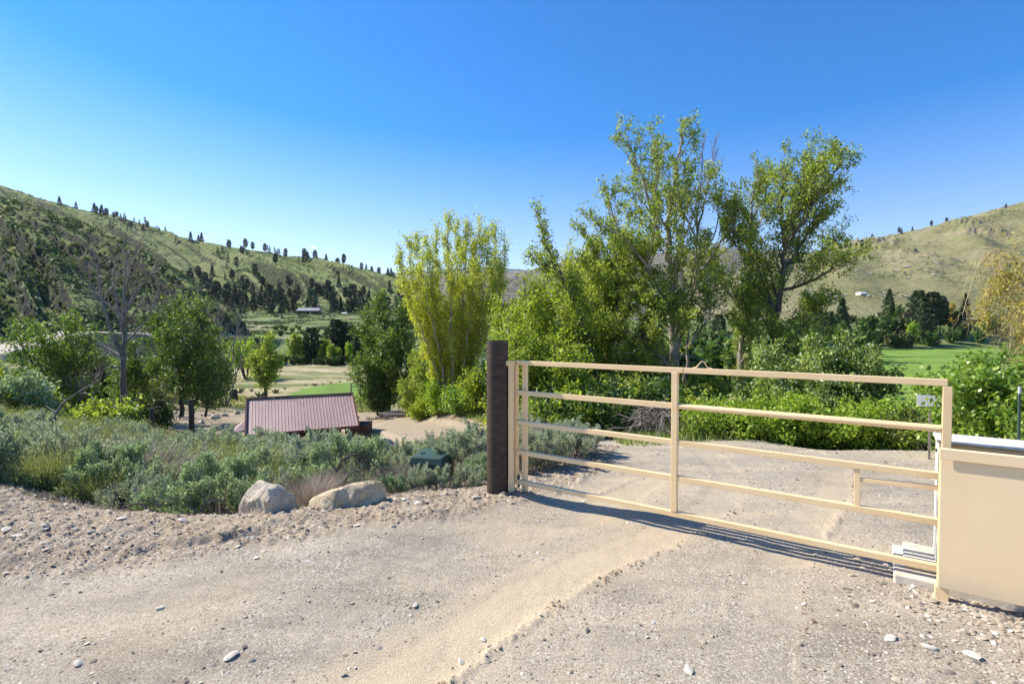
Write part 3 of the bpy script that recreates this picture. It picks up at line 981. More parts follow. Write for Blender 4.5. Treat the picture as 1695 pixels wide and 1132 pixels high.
def profile_rock(name, out2, depth, mat, seed, label, base, lean=0.0, facing=0.0):
    """boulder whose front outline follows the photograph, real depth and broken faces"""
    import bmesh
    pts = [Vector((p[0], p[1])) for p in out2]
    # resample the outline
    P = []
    c0 = sum(pts, Vector((0, 0))) / len(pts)
    pts = [Vector((c0.x + (p.x - c0.x) * 1.14, c0.y + (p.y - c0.y) * (1.04 if depth < .45 else 1.28) - (.030 if depth < .45 else -.012))) for p in pts]
    for a, b in zip(pts, pts[1:] + pts[:1]):
        m_ = max(2, int((b - a).length / .035))
        for i in range(m_): P.append(a.lerp(b, i / m_))
    c = sum(P, Vector((0, 0))) / len(P)
    r = np.random.default_rng(seed)
    rings = []
    K = 16
    for j in range(K + 1):
        t = j / K                      # front centre -> outline -> back centre
        if t < .5: s = math.sin(t * PI) ** .62; yy = -math.cos(t * PI)
        else: s = math.sin(t * PI) ** .55; yy = -math.cos(t * PI)
        ring = []
        for q in P:
            ring.append((c.x + (q.x - c.x) * max(s, .02), yy * depth * .5, c.y + (q.y - c.y) * max(s, .02)))
        rings.append(ring)
    V = np.array(rings).reshape(-1, 3)
    cen = np.array([c.x, 0, c.y])
    for i in range(34):
        n_ = r.normal(size=3); n_[2] = n_[2] * .6; n_[1] -= .5 * (i % 3 != 0); n_ /= np.linalg.norm(n_)
        sup = ((V - cen) @ n_).max()
        t = (V - cen) @ n_ - sup * (r.uniform(.86, .97) if n_[1] > -.4 else r.uniform(.60, .86))
        V = V - np.outer(np.clip(t, 0, None), n_) * .95
    n1 = fbm(V[:, 0] * 3.5 + seed, V[:, 2] * 3.5 + V[:, 1] * 2.5, seed, 5)
    n2 = fbm(V[:, 0] * 11 + V[:, 1] * 4, V[:, 2] * 13 + V[:, 1] * 6, seed + 9, 4)
    n3 = np.abs(fbm(V[:, 0] * 5 + V[:, 1] * 3 + 9, V[:, 2] * 6, seed + 19, 3))
    V[:, 1] += .07 * depth * n1 + .035 * n2 + .05 * n3
    V[:, 0] += .012 * n2; V[:, 2] += .012 * n1
    n = len(P)
    F = [(j * n + i, j * n + (i + 1) % n, (j + 1) * n + (i + 1) % n, (j + 1) * n + i) for j in range(K) for i in range(n)]
    me = mesh_np(name, V, F4=F, smooth=True)
    me.set_sharp_from_angle(angle=R(32))
    o = link(name, me, mat)
    o.location = base; o.rotation_euler = (0, 0, facing)
    tag(o, label, 'boulder', 'boulders at the edge of the gravel')
    return o


def px_profile(pts, d, ref):
    """outline in metres relative to a reference pixel"""
    q0 = W(ref[0], ref[1], d)
    return [((W(x, y, d) - q0).x, (W(x, y, d) - q0).z) for x, y in pts], q0


pr, q0 = px_profile([(386, 848), (394, 822), (402, 804), (414, 793), (424, 791), (440, 798), (454, 801), (472, 816), (488, 834), (504, 857), (498, 874), (440, 884), (392, 880)], 4.85, (440, 862))
profile_rock('boulder', pr, .42, MT['rock_grey'], 5, 'pointed pale grey boulder, the taller one of the pair, beside the sagebrush', q0, facing=.15)
pr, q0 = px_profile([(500, 858), (503, 843), (512, 834), (540, 824), (576, 812), (600, 808), (630, 807), (641, 817), (645, 838), (640, 850), (600, 868), (530, 872), (502, 868)], 4.95, (570, 852))
profile_rock('boulder', pr, .5, MT['rock_tan'], 8, 'long flat topped tan boulder, the lower one of the pair, beside the sagebrush', q0, facing=-.1)

# cobbles that stand out on the gravel
cob = [rock('cobble_%d' % i, (1, .75, .5), 30 + i, MT['rock_small'], 3, 9, .05) for i in range(5)]
CL = [(530, 784 + 60, 0, ''), ]
cobbles = [
    (788, 826, .052, 'smooth oval tan cobble lying just before the dark gate post'),
    (671, 828, .045, 'pale angular stone lying at the end of the long tan boulder'),
    (1474, 1061, .045, 'greenish grey round cobble in the gravel below the cabinet'),
    (1517, 985, .028, 'small blue grey cobble beside the foot of the concrete pad'),
    (1536, 1071, .045, 'white flat stone in the gravel below the concrete pad'),
    (1608, 1092, .048, 'long white flat stone lying beside a dark pit in the coarse gravel'),
    (764, 1096, .035, 'round white cobble at the lower end of the tyre track'),
    (800, 1064, .030, 'pale grey flat stone lying beside the dark crumbly ridge of the tyre track'),
    (1140, 1118, .038, 'pale oval stone low down between the two tyre tracks'),
    (264, 1007, .03, 'grey flat stone alone on the packed way beside the shoulder'),
    (383, 1094, .042, 'grey oval cobble among coarse stones at the edge of the packed way'),
    (12, 880, .06, 'large flat white slab on the shoulder of the gravel below the sagebrush'),
    (30, 888, .05, 'flat pale slab overlapping the white slab on the shoulder'),
    (75, 871, .04, 'rounded pale stone in the middle of the shoulder below the sagebrush'),
    (150, 882, .035, 'flat light stone on the shoulder under the dark roots'),
    (200, 862, .045, 'pale stone half buried where the shoulder meets the sage roots'),
    (303, 863, .05, 'tan stone at the brush edge beside the dead stems'),
    (650, 874, .03, 'small dark grey cobble below the long tan boulder'),
    (130, 1106, .035, 'white flat stone at the bottom edge of the packed way'),
    (897, 927, .022, 'small pale stone alone between the gate shadow and the tyre track'),
    (688, 1003, .03, 'small round white stone beside the pale packed strip'),
    (1085, 830, .025, 'pale stone behind the gate near the sage clump'),
]
for i, (px, py, r_, lb) in enumerate(cobbles):
    # walk the sight line to the ground
    d = 2.0
    while d < 12:
        q = W(px, py, d)
        if q.z <= gz(q.x, q.y): break
        d += .04
    o = bpy.data.objects.new('cobble', cob[i % 5]); COL.objects.link(o)
    r_ *= 1.0
    o.scale = (r_, r_ * random.uniform(.7, 1), r_ * .62); o.rotation_euler = (random.uniform(-.2, .2), random.uniform(-.2, .2), random.uniform(0, 6))
    o.location = (q.x, q.y, gz(q.x, q.y) + r_ * .12)
    tag(o, lb, 'stone', 'loose cobbles on the gravel')


def pebbles():
    """gravel too many to count"""
    base = np.array([(1, 0, 0), (-1, 0, 0), (0, 1, 0), (0, -1, 0), (0, 0, .6), (0, 0, -.5), (.6, .6, .3), (-.6, .55, .3), (-.6, -.6, .3), (.6, -.55, .3)])
    base8 = base[:6]
    F = np.array([(0, 2, 4), (2, 1, 4), (1, 3, 4), (3, 0, 4)])
    r = np.random.default_rng(5)
    n = 330000
    y = 1.6 + (13.5 - 1.6) * r.random(n) ** 1.25
    x = (r.random(n) * 2 - 1) * 1.12 * (y + .6)
    sh = shoulder(x, y)
    clump = fbm(x * 1.3, y * 1.3, 201, 3)
    right = sstep(1.6, 3.4, x) * sstep(4.6, 3.0, y)
    tr = np.zeros(n)
    for T, wd in ((T1, .17), (T2, .15), (T3, .18)):
        td, _, _, _ = seg_near(x, y, T); tr = np.maximum(tr, 1 - sstep(wd * .7, wd * 1.1, td))
    pr_ = .20 + .12 * sh + .6 * right + .3 * np.clip(clump, 0, 1) - .4 * tr
    edge = np.interp(x, [-9, -5.2, -4.4, -3.6, -2.2, -1.2, .2, .9, 1.6, 4, 12], [5.4, 5.2, 5.1, 5.0, 5.1, 5.5, 6.5, 7.3, 10, 11.5, 11.8])
    keep = (r.random(n) < pr_) & (y < edge)
    x = x[keep]; y = y[keep]; sh = sh[keep]; right = right[keep]; n = len(x)
    z = gzs(x, y)
    s = np.minimum(.0026 * np.exp(r.normal(0, .62, n)) * (1 + .55 * sh + 1.2 * right), .020) * (1 + .08 * y)
    V = np.repeat(base8[None], n, 0) * (1 + .45 * (r.random((n, 6, 3)) - .5))
    V = V * s[:, None, None] * np.array([1.15, 1, 1])
    V = V * (1 + .5 * (r.random((n, 1, 3)) - .5))
    a = r.random(n) * 2 * PI; ca, sa = np.cos(a), np.sin(a)
    X = V[:, :, 0] * ca[:, None] - V[:, :, 1] * sa[:, None]; Y = V[:, :, 0] * sa[:, None] + V[:, :, 1] * ca[:, None]
    tilt = (r.random((n, 2)) - .5) * .8
    Z = V[:, :, 2] + X * tilt[:, :1] + Y * tilt[:, 1:]
    V = np.stack([X + x[:, None], Y + y[:, None], Z + (z + s * .12)[:, None]], -1).reshape(-1, 3)
    Fn = (F[None] + (np.arange(n) * 6)[:, None, None]).reshape(-1, 3)
    me = mesh_np('gravel_stones', V, F3=Fn)
    o = link('gravel_stones', me, MT['pebble'])
    tag(o, 'loose grey, white and brown gravel stones scattered over the driveway', 'gravel', kind='stuff')


pebbles()


def clods():
    # crumbs of soil thrown up by the wheels and lying on the spoil
    r = np.random.default_rng(15)
    X = []; Y = []; S = []
    for T, wd, side, y0, y1, n in ((T1, .15, -1, 2.2, 3.9, 900), (T1, .15, -1, 3.9, 5.2, 160), (T2, .14, -1, 2.2, 3.6, 260), (T2, .14, -1, 4.6, 6.2, 200)):
        P = np.array(T)[:, :2]; s = np.r_[0, np.cumsum(np.hypot(*np.diff(P, axis=0).T))]
        t = r.random(n * 3) * s[-1]
        x = np.interp(t, s, P[:, 0]); y = np.interp(t, s, P[:, 1])
        i = np.clip(np.searchsorted(s, t) - 1, 0, len(P) - 2); d = P[i + 1] - P[i]; d /= np.linalg.norm(d, axis=1)[:, None]
        off = wd * 1.3 + np.abs(r.normal(0, .05, len(t)))
        x = x + d[:, 1] * off; y = y - d[:, 0] * off
        k = (y > y0) & (y < y1) & (fbm(x * 2.3, y * 2.3, 501, 2) > -.25); k = np.where(k)[0][:n]
        X.append(x[k]); Y.append(y[k]); S.append(.005 * np.exp(r.normal(0, .5, len(k))))
    n = 45000
    y = 2.6 + 6 * r.random(n); x = (r.random(n) * 1.6 - 1.15) * y
    k = (shoulder(x, y) > .5) & (y < np.interp(x, [-9, -5.2, -4.4, -3.6, -2.2, -1.2, .2, .9, 1.6], [5.3, 5.1, 5.0, 4.9, 5.0, 5.4, 6.4, 7.1, 9])) & (r.random(n) < .35 + .65 * (fbm(x * 2, y * 2, 503, 3) > 0))
    X.append(x[k]); Y.append(y[k]); S.append(.0040 * np.exp(r.normal(0, .55, k.sum())))
    X = np.concatenate(X); Y = np.concatenate(Y); S = np.concatenate(S); n = len(X)
    Z = gzs(X, Y)
    base = np.array([(1, 0, 0), (-1, 0, 0), (0, 1, 0), (0, -1, 0), (0, 0, .8), (0, 0, -.6)], float)
    F = np.array([(0, 2, 4), (2, 1, 4), (1, 3, 4), (3, 0, 4)])
    V = (base[None] * (1 + .6 * (r.random((n, 6, 3)) - .5)))
    a = r.random(n) * 6.28; ca, sa = np.cos(a)[:, None], np.sin(a)[:, None]
    V = np.stack([V[:, :, 0] * ca - V[:, :, 1] * sa, V[:, :, 0] * sa + V[:, :, 1] * ca, V[:, :, 2]], -1) * S[:, None, None]
    V += np.stack([X, Y, Z + S * .3], -1)[:, None]
    me = mesh_np('soil_crumbs', V.reshape(-1, 3), F3=(F[None] + (np.arange(n) * 6)[:, None, None]).reshape(-1, 3))
    m, nt, out = newmat('crumb')
    g = nt.nodes.new('ShaderNodeNewGeometry')
    c = ramp(nt, g.outputs['Random Per Island'], [(0, (.19, .13, .085)), (.5, (.31, .22, .15)), (1, (.43, .34, .25))])
    bsdf(nt, out, c, .95, None, .05)
    tag(link('soil_crumbs', me, m), 'brown soil crumbs along the wheel tracks and on the spoil shoulder', 'soil', kind='stuff')


clods()

# ------------------------------------------------------------------ shed below the bank
def corrugated(p00, p10, p01, p11, n, name, mat, parent, rise=.018):
    """sheet between four corners (0: ridge, 1: eave) with ribs running down"""
    P = [Vector(p) for p in (p00, p10, p01, p11)]
    nor = (P[1] - P[0]).cross(P[2] - P[0]).normalized()
    if nor.z < 0: nor = -nor
    V = []; F = []
    k = 0
    prof = [(0, 0), (.62, 0), (.70, 1), (.86, 1), (.94, 0)]
    ts = [((i + a) / n, h) for i in range(n) for a, h in prof] + [(1, 0)]
    for t, h in ts:
        a = P[0].lerp(P[1], t) + nor * (h * rise); b = P[2].lerp(P[3], t) + nor * (h * rise)
        V += [a, b, a - nor * .01 - nor * (h * .0), b - nor * .01]
    for i in range(len(ts) - 1):
        o = i * 4
        F += [(o, o + 4, o + 5, o + 1), (o + 2, o + 3, o + 7, o + 6)]
    mb = MB(); mb.add(V, F)
    return mb.build(name, mat, parent)


def shed():
    rl = W(408, 661, 26.0); rr = W(583, 652, 26.6)
    el = W(406, 722, 23.4); er = W(594, 706, 24.0)
    rl.z += .0
    base = W(500, 760, 25)
    gzv = gz(base.x, 26)
    root = empty('shed', (base.x, 25.5, gzv), 0, 'long low shed with a faded maroon ribbed metal roof below the bank', 'shed')
    O = Vector((base.x, 25.5, gzv))
    L = lambda v: v - O
    n = 34
    corrugated(L(rl), L(rr), L(el), L(er), n, 'roof', MT['roof'], root)
    # far slope
    bl = rl + (rl - el) * 1.0; br = rr + (rr - er) * 1.0
    bl.z = el.z; br.z = er.z
    corrugated(L(rl), L(rr), L(bl), L(br), n, 'roof', MT['roof'], root)
    mb = MB(); mb.bar(L(rl) + Vector((-.05, 0, .05)), L(rr) + Vector((.05, 0, .05)), .16, .06)
    mb.build('ridge_cap', MT['trim'], root)
    for a, b in ((rl, el), (rr, er), (rl, bl), (rr, br)):
        MB().bar(L(a) + Vector((0, 0, .03)), L(b) + Vector((0, 0, .03)), .07, .14).build('verge_trim', MT['trim'], root)
    MB().bar(L(el), L(er), .04, .12).build('fascia', MT['trim'], root)
    # walls and posts
    inner = 0.35
    for a, b in ((el, er), (bl, br)):
        A = L(a.lerp(b, .04)); B = L(a.lerp(b, .62 if a is el else .96))
        A.y += (inner if a is el else -inner); B.y += (inner if a is el else -inner)
        mid = (A + B) / 2; hgt = A.z - .05
        MB().bar((A.x, A.y, hgt / 2 - .15), (B.x, B.y, hgt / 2 - .15), .08, hgt + .3).build('wall', MT['wall'], root)
    A = L(el.lerp(er, .04)); B = L(bl.lerp(br, .04))
    MB().bar((A.x, A.y + .35, A.z / 2 - .15), (B.x, B.y - .35, A.z / 2 - .15), .08, A.z + .3).build('wall', MT['wall'], root)
    for t in (.80, .97):
        A = L(el.lerp(er, t)); A.y += .3
        MB().bar((A.x, A.y, -.4), (A.x, A.y, A.z), .16, .16, (1, 0, 0)).build('post', MT['darkwood'], root, .01)
    A = L(el.lerp(er, .90)); A.y += .6
    MB().box((A.x + .1, A.y + .8, A.z / 2 - .1), (1.0, 1.2, A.z + .1)).build('store_box', MT['wall'], root, .01)
    # pale railing at the open end
    mb = MB(); A = L(el.lerp(er, .70)); A.y += .25
    for k in range(6): mb.bar((A.x - .45 + k * .16, A.y, A.z - .95), (A.x - .45 + k * .16, A.y, A.z - .25), .04, .04, (1, 0, 0))
    mb.bar((A.x - .5, A.y, A.z - .25), (A.x + .45, A.y, A.z - .25), .05, .05); mb.bar((A.x - .5, A.y, A.z - .95), (A.x + .45, A.y, A.z - .95), .05, .05)
    mb.build('railing', MT['pale'], root)
    # lean-to roof at the far end of the wall
    a = W(406, 695, 24.6); b = W(404, 712, 23.8); c = W(382, 711, 24.2); d = W(384, 716, 23.5)
    mb = MB(); v = [L(x) for x in (a, b, d, c)]; v += [x - Vector((0, 0, .06)) for x in v]
    mb.add(v, [(0, 1, 2, 3), (7, 6, 5, 4), (0, 4, 5, 1), (1, 5, 6, 2), (2, 6, 7, 3), (3, 7, 4, 0)])
    mb.build('lean_to_roof', MT['roof'], root)
    A = L(d)
    MB().bar((A.x + .1, A.y + .1, -.3), (A.x + .1, A.y + .1, A.z - .05), .1, .1, (1, 0, 0)).build('post', MT['darkwood'], root)


shed()

# ------------------------------------------------------------------ fence posts in the brush
for px, ptop, pbot, d, r_, lb in ((316, 661, 716, 14.0, .075, 'tall dark wooden fence post standing before the parking area'),
                                  (251, 675, 700, 17.0, .07, 'dark wooden fence post by the thicket, beside the tall post'),
                                  (380, 706, 730, 12.0, .06, 'short dark wooden post next to the shed eave')):
    t = W(px, ptop, d); zg = gz(t.x, d)
    mb = MB(); mb.tube([(0, 0, -.3), (.01, 0, (t.z - zg) * .5), (0, .01, t.z - zg)], [r_, r_ * .96, r_ * .92], 10)
    o = mb.build('fence_post', MT['darkwood'], None, smooth=True)
    o.location = (t.x, d, zg); tag(o, lb, 'fence post', 'wooden fence posts')

# ------------------------------------------------------------------ green utility box
tb = W(716, 752, 7.6); zb = gz(tb.x, 7.6)
ub = empty('utility_box', (tb.x, 7.6, zb), -.25, 'dark teal green utility box standing in the sagebrush', 'utility box')
hh_ = tb.z - zb
MB().box((0, 0, hh_ * .5 - .04), (.50, .48, hh_ + .02 - .1)).build('body', MT['teal'], ub, .02)
v = []
mb = MB()
mb.add([(-.28, -.27, hh_ - .10), (.28, -.27, hh_ - .10), (.28, .27, hh_ - .10), (-.28, .27, hh_ - .10), (-.24, -.23, hh_ + .015), (.24, -.23, hh_ + .015), (.24, .25, hh_ + .03), (-.24, .25, hh_ + .03)],
       [(3, 2, 1, 0), (4, 5, 6, 7), (0, 1, 5, 4), (1, 2, 6, 5), (2, 3, 7, 6), (3, 0, 4, 7)])
lid = mb.build('lid', MT['teal'], ub, .02)
MB().box((.12, .12, hh_ + .03), (.05, .05, .02)).build('lifting_lug', MT['teal'], lid)
MB().box((-.14, -.05, hh_ + .025), (.05, .05, .02)).build('lifting_lug', MT['teal'], lid)

# ------------------------------------------------------------------ sign and steel post beyond the gate
q = W(1540, 664, 7.4); zg = gz(q.x, 7.4)
sg = empty('sign', (q.x, 7.4, zg), -.62, 'small blank white sign half hidden by leaves behind the gate', 'sign')
MB().box((0, 0, q.z - zg), (.31, .008, .165)).build('plate', MT['pale'], sg, .002)
MB().bar((0, .02, -.2), (0, .02, q.z - zg), .03, .03, (1, 0, 0)).build('stake', MT['greywood'], sg)
q = W(1688, 640, 5.2); zg = gz(q.x, 5.2)
tpz = empty('steel_post', (q.x, 5.2, zg), 0, 'thin green steel T-shaped fence post with a white tip beside the leafy shrub', 'fence post')
MB().bar((0, 0, -.3), (0, 0, q.z - zg - .07), .022, .012, (1, 0, 0)).build('shaft', MT['teal'], tpz)
MB().bar((0, 0, q.z - zg - .07), (0, 0, q.z - zg), .023, .013, (1, 0, 0)).build('tip', MT['pale'], tpz)

# ------------------------------------------------------------------ far buildings
def house(px, py, d, wpx, hpx, label, wallm, roofm, windows=3, gab=.4):
    c = W(px, py, d); s = d / FPX
    w_, h_ = wpx * s, hpx * s
    z0 = gz(c.x, c.y)
    root = empty('house', (c.x, c.y, z0), .08, label, 'house')
    dep = max(6, w_ * .35)
    wl = MB().box((0, 0, h_ * .3), (w_, dep, h_ * .66)).build('wall', wallm, root)
    rf = MB()
    z1 = h_ * .62; z2 = h_ * 1.0
    rf.add([(-w_ * .54, -dep * .6, z1), (w_ * .54, -dep * .6, z1), (w_ * .54, dep * .6, z1), (-w_ * .54, dep * .6, z1), (-w_ * .5, 0, z2), (w_ * .5, 0, z2)],
           [(0, 1, 5, 4), (2, 3, 4, 5), (1, 2, 5), (3, 0, 4), (3, 2, 1, 0)])
    rf.build('roof', roofm, root)
    for k in range(windows):
        MB().box((-w_ * .35 + k * w_ * .7 / max(1, windows - 1), -dep * .5 - .02, h_ * .32), (w_ * .1, .1, h_ * .22)).build('window', MT['black'], root)
    return root


m, nt, out = newmat('grey_roof'); bsdf(nt, out, (.33, .33, .34), .6); MT['greyroof'] = m
house(512, 529, 352, 34, 13, 'long brown ranch house under the pine slope beyond the river', MT['wall'], MT['greyroof'], 5)
house(571, 534, 345, 8, 5, 'tiny pale shed beside the long brown house beyond the river', MT['pale'], MT['pale'], 2)
house(1606, 545, 250, 27, 11, 'low house with a grey roof at the far edge of the green field', MT['wall'], MT['greyroof'], 3)
house(1497, 510, 330, 14, 9, 'small dark shed on the gravel bench between the spruce and the pines', MT['wall'], MT['wall'], 2)
house(1426, 497, 420, 12, 5, 'small white building low on the dry slope above the bench', MT['pale'], MT['pale'], 2)
house(1370, 500, 430, 7, 4, 'tiny white building seen beyond the leaning cottonwood', MT['pale'], MT['pale'], 2)
# ------------------------------------------------------------------ tree building
def mats_veg():
    def bark(key, stops, sc=8):
        m, nt, out = newmat(key); p = objc(nt)
        mp = N(nt, 'ShaderNodeMapping'); mp.inputs['Scale'].default_value = (1, 1, .3); nt.links.new(p, mp.inputs[0])
        c = ramp(nt, noise(nt, mp.outputs[0], sc, 5, .7), stops)
        bsdf(nt, out, c, .9, bump(nt, noise(nt, mp.outputs[0], sc * 2, 4, .7), .6, .03), .15)
        MT[key] = m
    bark('bark_pale', [(.3, (.15, .12, .095)), (.5, (.33, .29, .24)), (.7, (.50, .46, .40))])
    bark('bark_dead', [(.3, (.12, .10, .085)), (.5, (.23, .20, .175)), (.7, (.38, .35, .31))])
    bark('bark_dark', [(.3, (.05, .04, .032)), (.5, (.10, .085, .07)), (.7, (.17, .15, .12))])
    bark('twig_golden', [(.3, (.30, .22, .12)), (.5, (.42, .33, .18)), (.7, (.54, .46, .27))], 3)
    bark('twig_pink', [(.3, (.20, .15, .125)), (.5, (.33, .26, .22)), (.7, (.45, .375, .32))], 3)
    MT['lf_cotton'] = leafmat('leaf_cottonwood', [(.13, .165, .03), (.21, .255, .04), (.30, .35, .06), (.42, .46, .14)], .5)
    MT['lf_poplar'] = leafmat('leaf_poplar', [(.17, .22, .025), (.24, .30, .035), (.33, .385, .05), (.41, .46, .09)], .46)
    MT['lf_yellow'] = leafmat('leaf_yellow_poplar', [(.24, .27, .03), (.37, .385, .04), (.48, .475, .06), (.54, .54, .13)], .5)
    MT['lf_dark'] = leafmat('leaf_dark', [(.045, .09, .02), (.075, .13, .03), (.11, .18, .04), (.15, .22, .07)], .3)
    MT['lf_mid'] = leafmat('leaf_mid_green', [(.06, .10, .02), (.10, .155, .03), (.16, .225, .045), (.24, .30, .08)], .38)
    MT['lf_lime'] = leafmat('leaf_lime', [(.17, .27, .025), (.24, .34, .03), (.33, .43, .05), (.40, .49, .09)], .38)
    MT['lf_bright'] = leafmat('leaf_bright', [(.10, .19, .025), (.16, .265, .035), (.26, .36, .05), (.38, .46, .12)], .38, rough=.38, spec=.5)
    MT['lf_blossom'] = leafmat('leaf_with_blossom', [(.09, .14, .03), (.15, .21, .045), (.23, .30, .065), (.34, .40, .12), (.66, .68, .50)], .4)
    MT['lf_sage'] = leafmat('leaf_sage', [(.24, .25, .16), (.36, .385, .25), (.49, .52, .36), (.64, .67, .50)], .28, rough=.7, spec=.2, tcol=(1, 1.1, .8))
    MT['lf_sage2'] = leafmat('leaf_sage_green', [(.18, .235, .11), (.28, .345, .17), (.39, .465, .25), (.52, .60, .37)], .3, rough=.7, spec=.2, tcol=(1, 1.1, .8))
    MT['lf_rabbit'] = leafmat('leaf_rabbitbrush', [(.15, .165, .06), (.24, .25, .095), (.35, .35, .15), (.46, .43, .22)], .25, rough=.7, spec=.2)
    MT['lf_dry'] = leafmat('dry_stems', [(.26, .20, .15), (.38, .30, .235), (.50, .42, .34), (.60, .52, .44)], .15, rough=.7, spec=.2, tcol=(1, 1, .9))
    MT['lf_grass'] = leafmat('green_grass', [(.13, .19, .04), (.20, .27, .06), (.30, .35, .11), (.42, .41, .2)], .3)
    MT['lf_pine'] = leafmat('pine_needles', [(.04, .06, .03), (.06, .09, .045), (.085, .12, .06), (.11, .15, .08)], .12, rough=.6)
    MT['lf_pinefar'] = leafmat('pine_needles_far', [(.045, .065, .04), (.065, .09, .052), (.085, .115, .066)], .1, rough=.6)
    MT['lf_orange'] = leafmat('leaf_orange', [(.4, .27, .03), (.5, .36, .05), (.55, .42, .1)], .35)
    MT['lf_juniper'] = leafmat('leaf_juniper', [(.05, .075, .02), (.09, .11, .03), (.15, .16, .05)], .15)
    MT['lf_willow'] = leafmat('leaf_willow', [(.35, .32, .05), (.46, .40, .08), (.55, .45, .14)], .35)


mats_veg()


class Tubes:
    """many tapering polylines as one mesh, fast"""
    def __init__(s): s.V = []; s.F = []; s.n = 0

    def add(s, P, r, k):
        P = np.asarray(P, float); m = len(P)
        r = np.asarray(r, float)
        D = np.gradient(P, axis=0); D /= np.linalg.norm(D, axis=1)[:, None] + 1e-9
        ref = np.array([.31, .17, .93]) if abs(D[0] @ np.array([.31, .17, .93])) < .9 else np.array([1., 0, 0])
        A = np.cross(D, ref); A /= np.linalg.norm(A, axis=1)[:, None] + 1e-9
        B = np.cross(D, A)
        t = np.arange(k) * 2 * PI / k
        ring = P[:, None] + (A[:, None] * np.cos(t)[None, :, None] + B[:, None] * np.sin(t)[None, :, None]) * r[:, None, None]
        s.V.append(ring.reshape(-1, 3))
        i = np.arange(m - 1)[:, None] * k; j = np.arange(k)[None]; j2 = (j + 1) % k
        s.F.append((np.stack([i + j, i + j2, i + k + j2, i + k + j], -1) + s.n).reshape(-1, 4))
        s.n += m * k

    def mesh(s, name): return mesh_np(name, np.concatenate(s.V), F4=np.concatenate(s.F), smooth=True)


def leaves_mesh(name, C, size, r, aspect=.62, up=.35, dirs=None, dirw=0.0, var=.35):
    """rhombic leaves at points C"""
    n = len(C)
    a = r.normal(size=(n, 3))
    if dirs is not None: a = a / np.linalg.norm(a, axis=1)[:, None] * (1 - dirw) + dirs * dirw * 1.6
    a /= np.linalg.norm(a, axis=1)[:, None]
    nr = r.normal(size=(n, 3)); nr[:, 2] += up
    b = np.cross(a, nr); b /= np.linalg.norm(b, axis=1)[:, None] + 1e-9
    s = size * (1 + var * (r.random(n) * 2 - 1))[:, None]
    V = np.stack([C - a * s * .5, C + b * s * aspect * .5, C + a * s * .5, C - b * s * aspect * .5], 1).reshape(-1, 3)
    F = np.arange(n * 4).reshape(-1, 4)
    return mesh_np(name, V, F4=F)


def curve(p0, d, L, n, r, wander, lift):
    P = [np.array(p0, float)]; d = np.array(d, float); d /= np.linalg.norm(d)
    for i in range(n):
        d = d + r.normal(size=3) * wander + np.array([0, 0, lift])
        d /= np.linalg.norm(d)
        P.append(P[-1] + d * L / n)
    return np.array(P)


def resample(P, n):
    P = np.asarray(P, float)
    s = np.r_[0, np.cumsum(np.linalg.norm(np.diff(P, axis=0), axis=1))]
    t = np.linspace(0, s[-1], n)
    # smooth a little
    Q = np.stack([np.interp(t, s, P[:, k]) for k in range(3)], -1)
    for _ in range(2): Q[1:-1] = (Q[:-2] + 2 * Q[1:-1] + Q[2:]) / 4
    return Q


def perp(d, r, ang, bias=None):
    d = d / np.linalg.norm(d)
    v = r.normal(size=3)
    if bias is not None: v = v + bias
    v -= d * (v @ d); v /= np.linalg.norm(v) + 1e-9
    return d * math.cos(ang) + v * math.sin(ang)


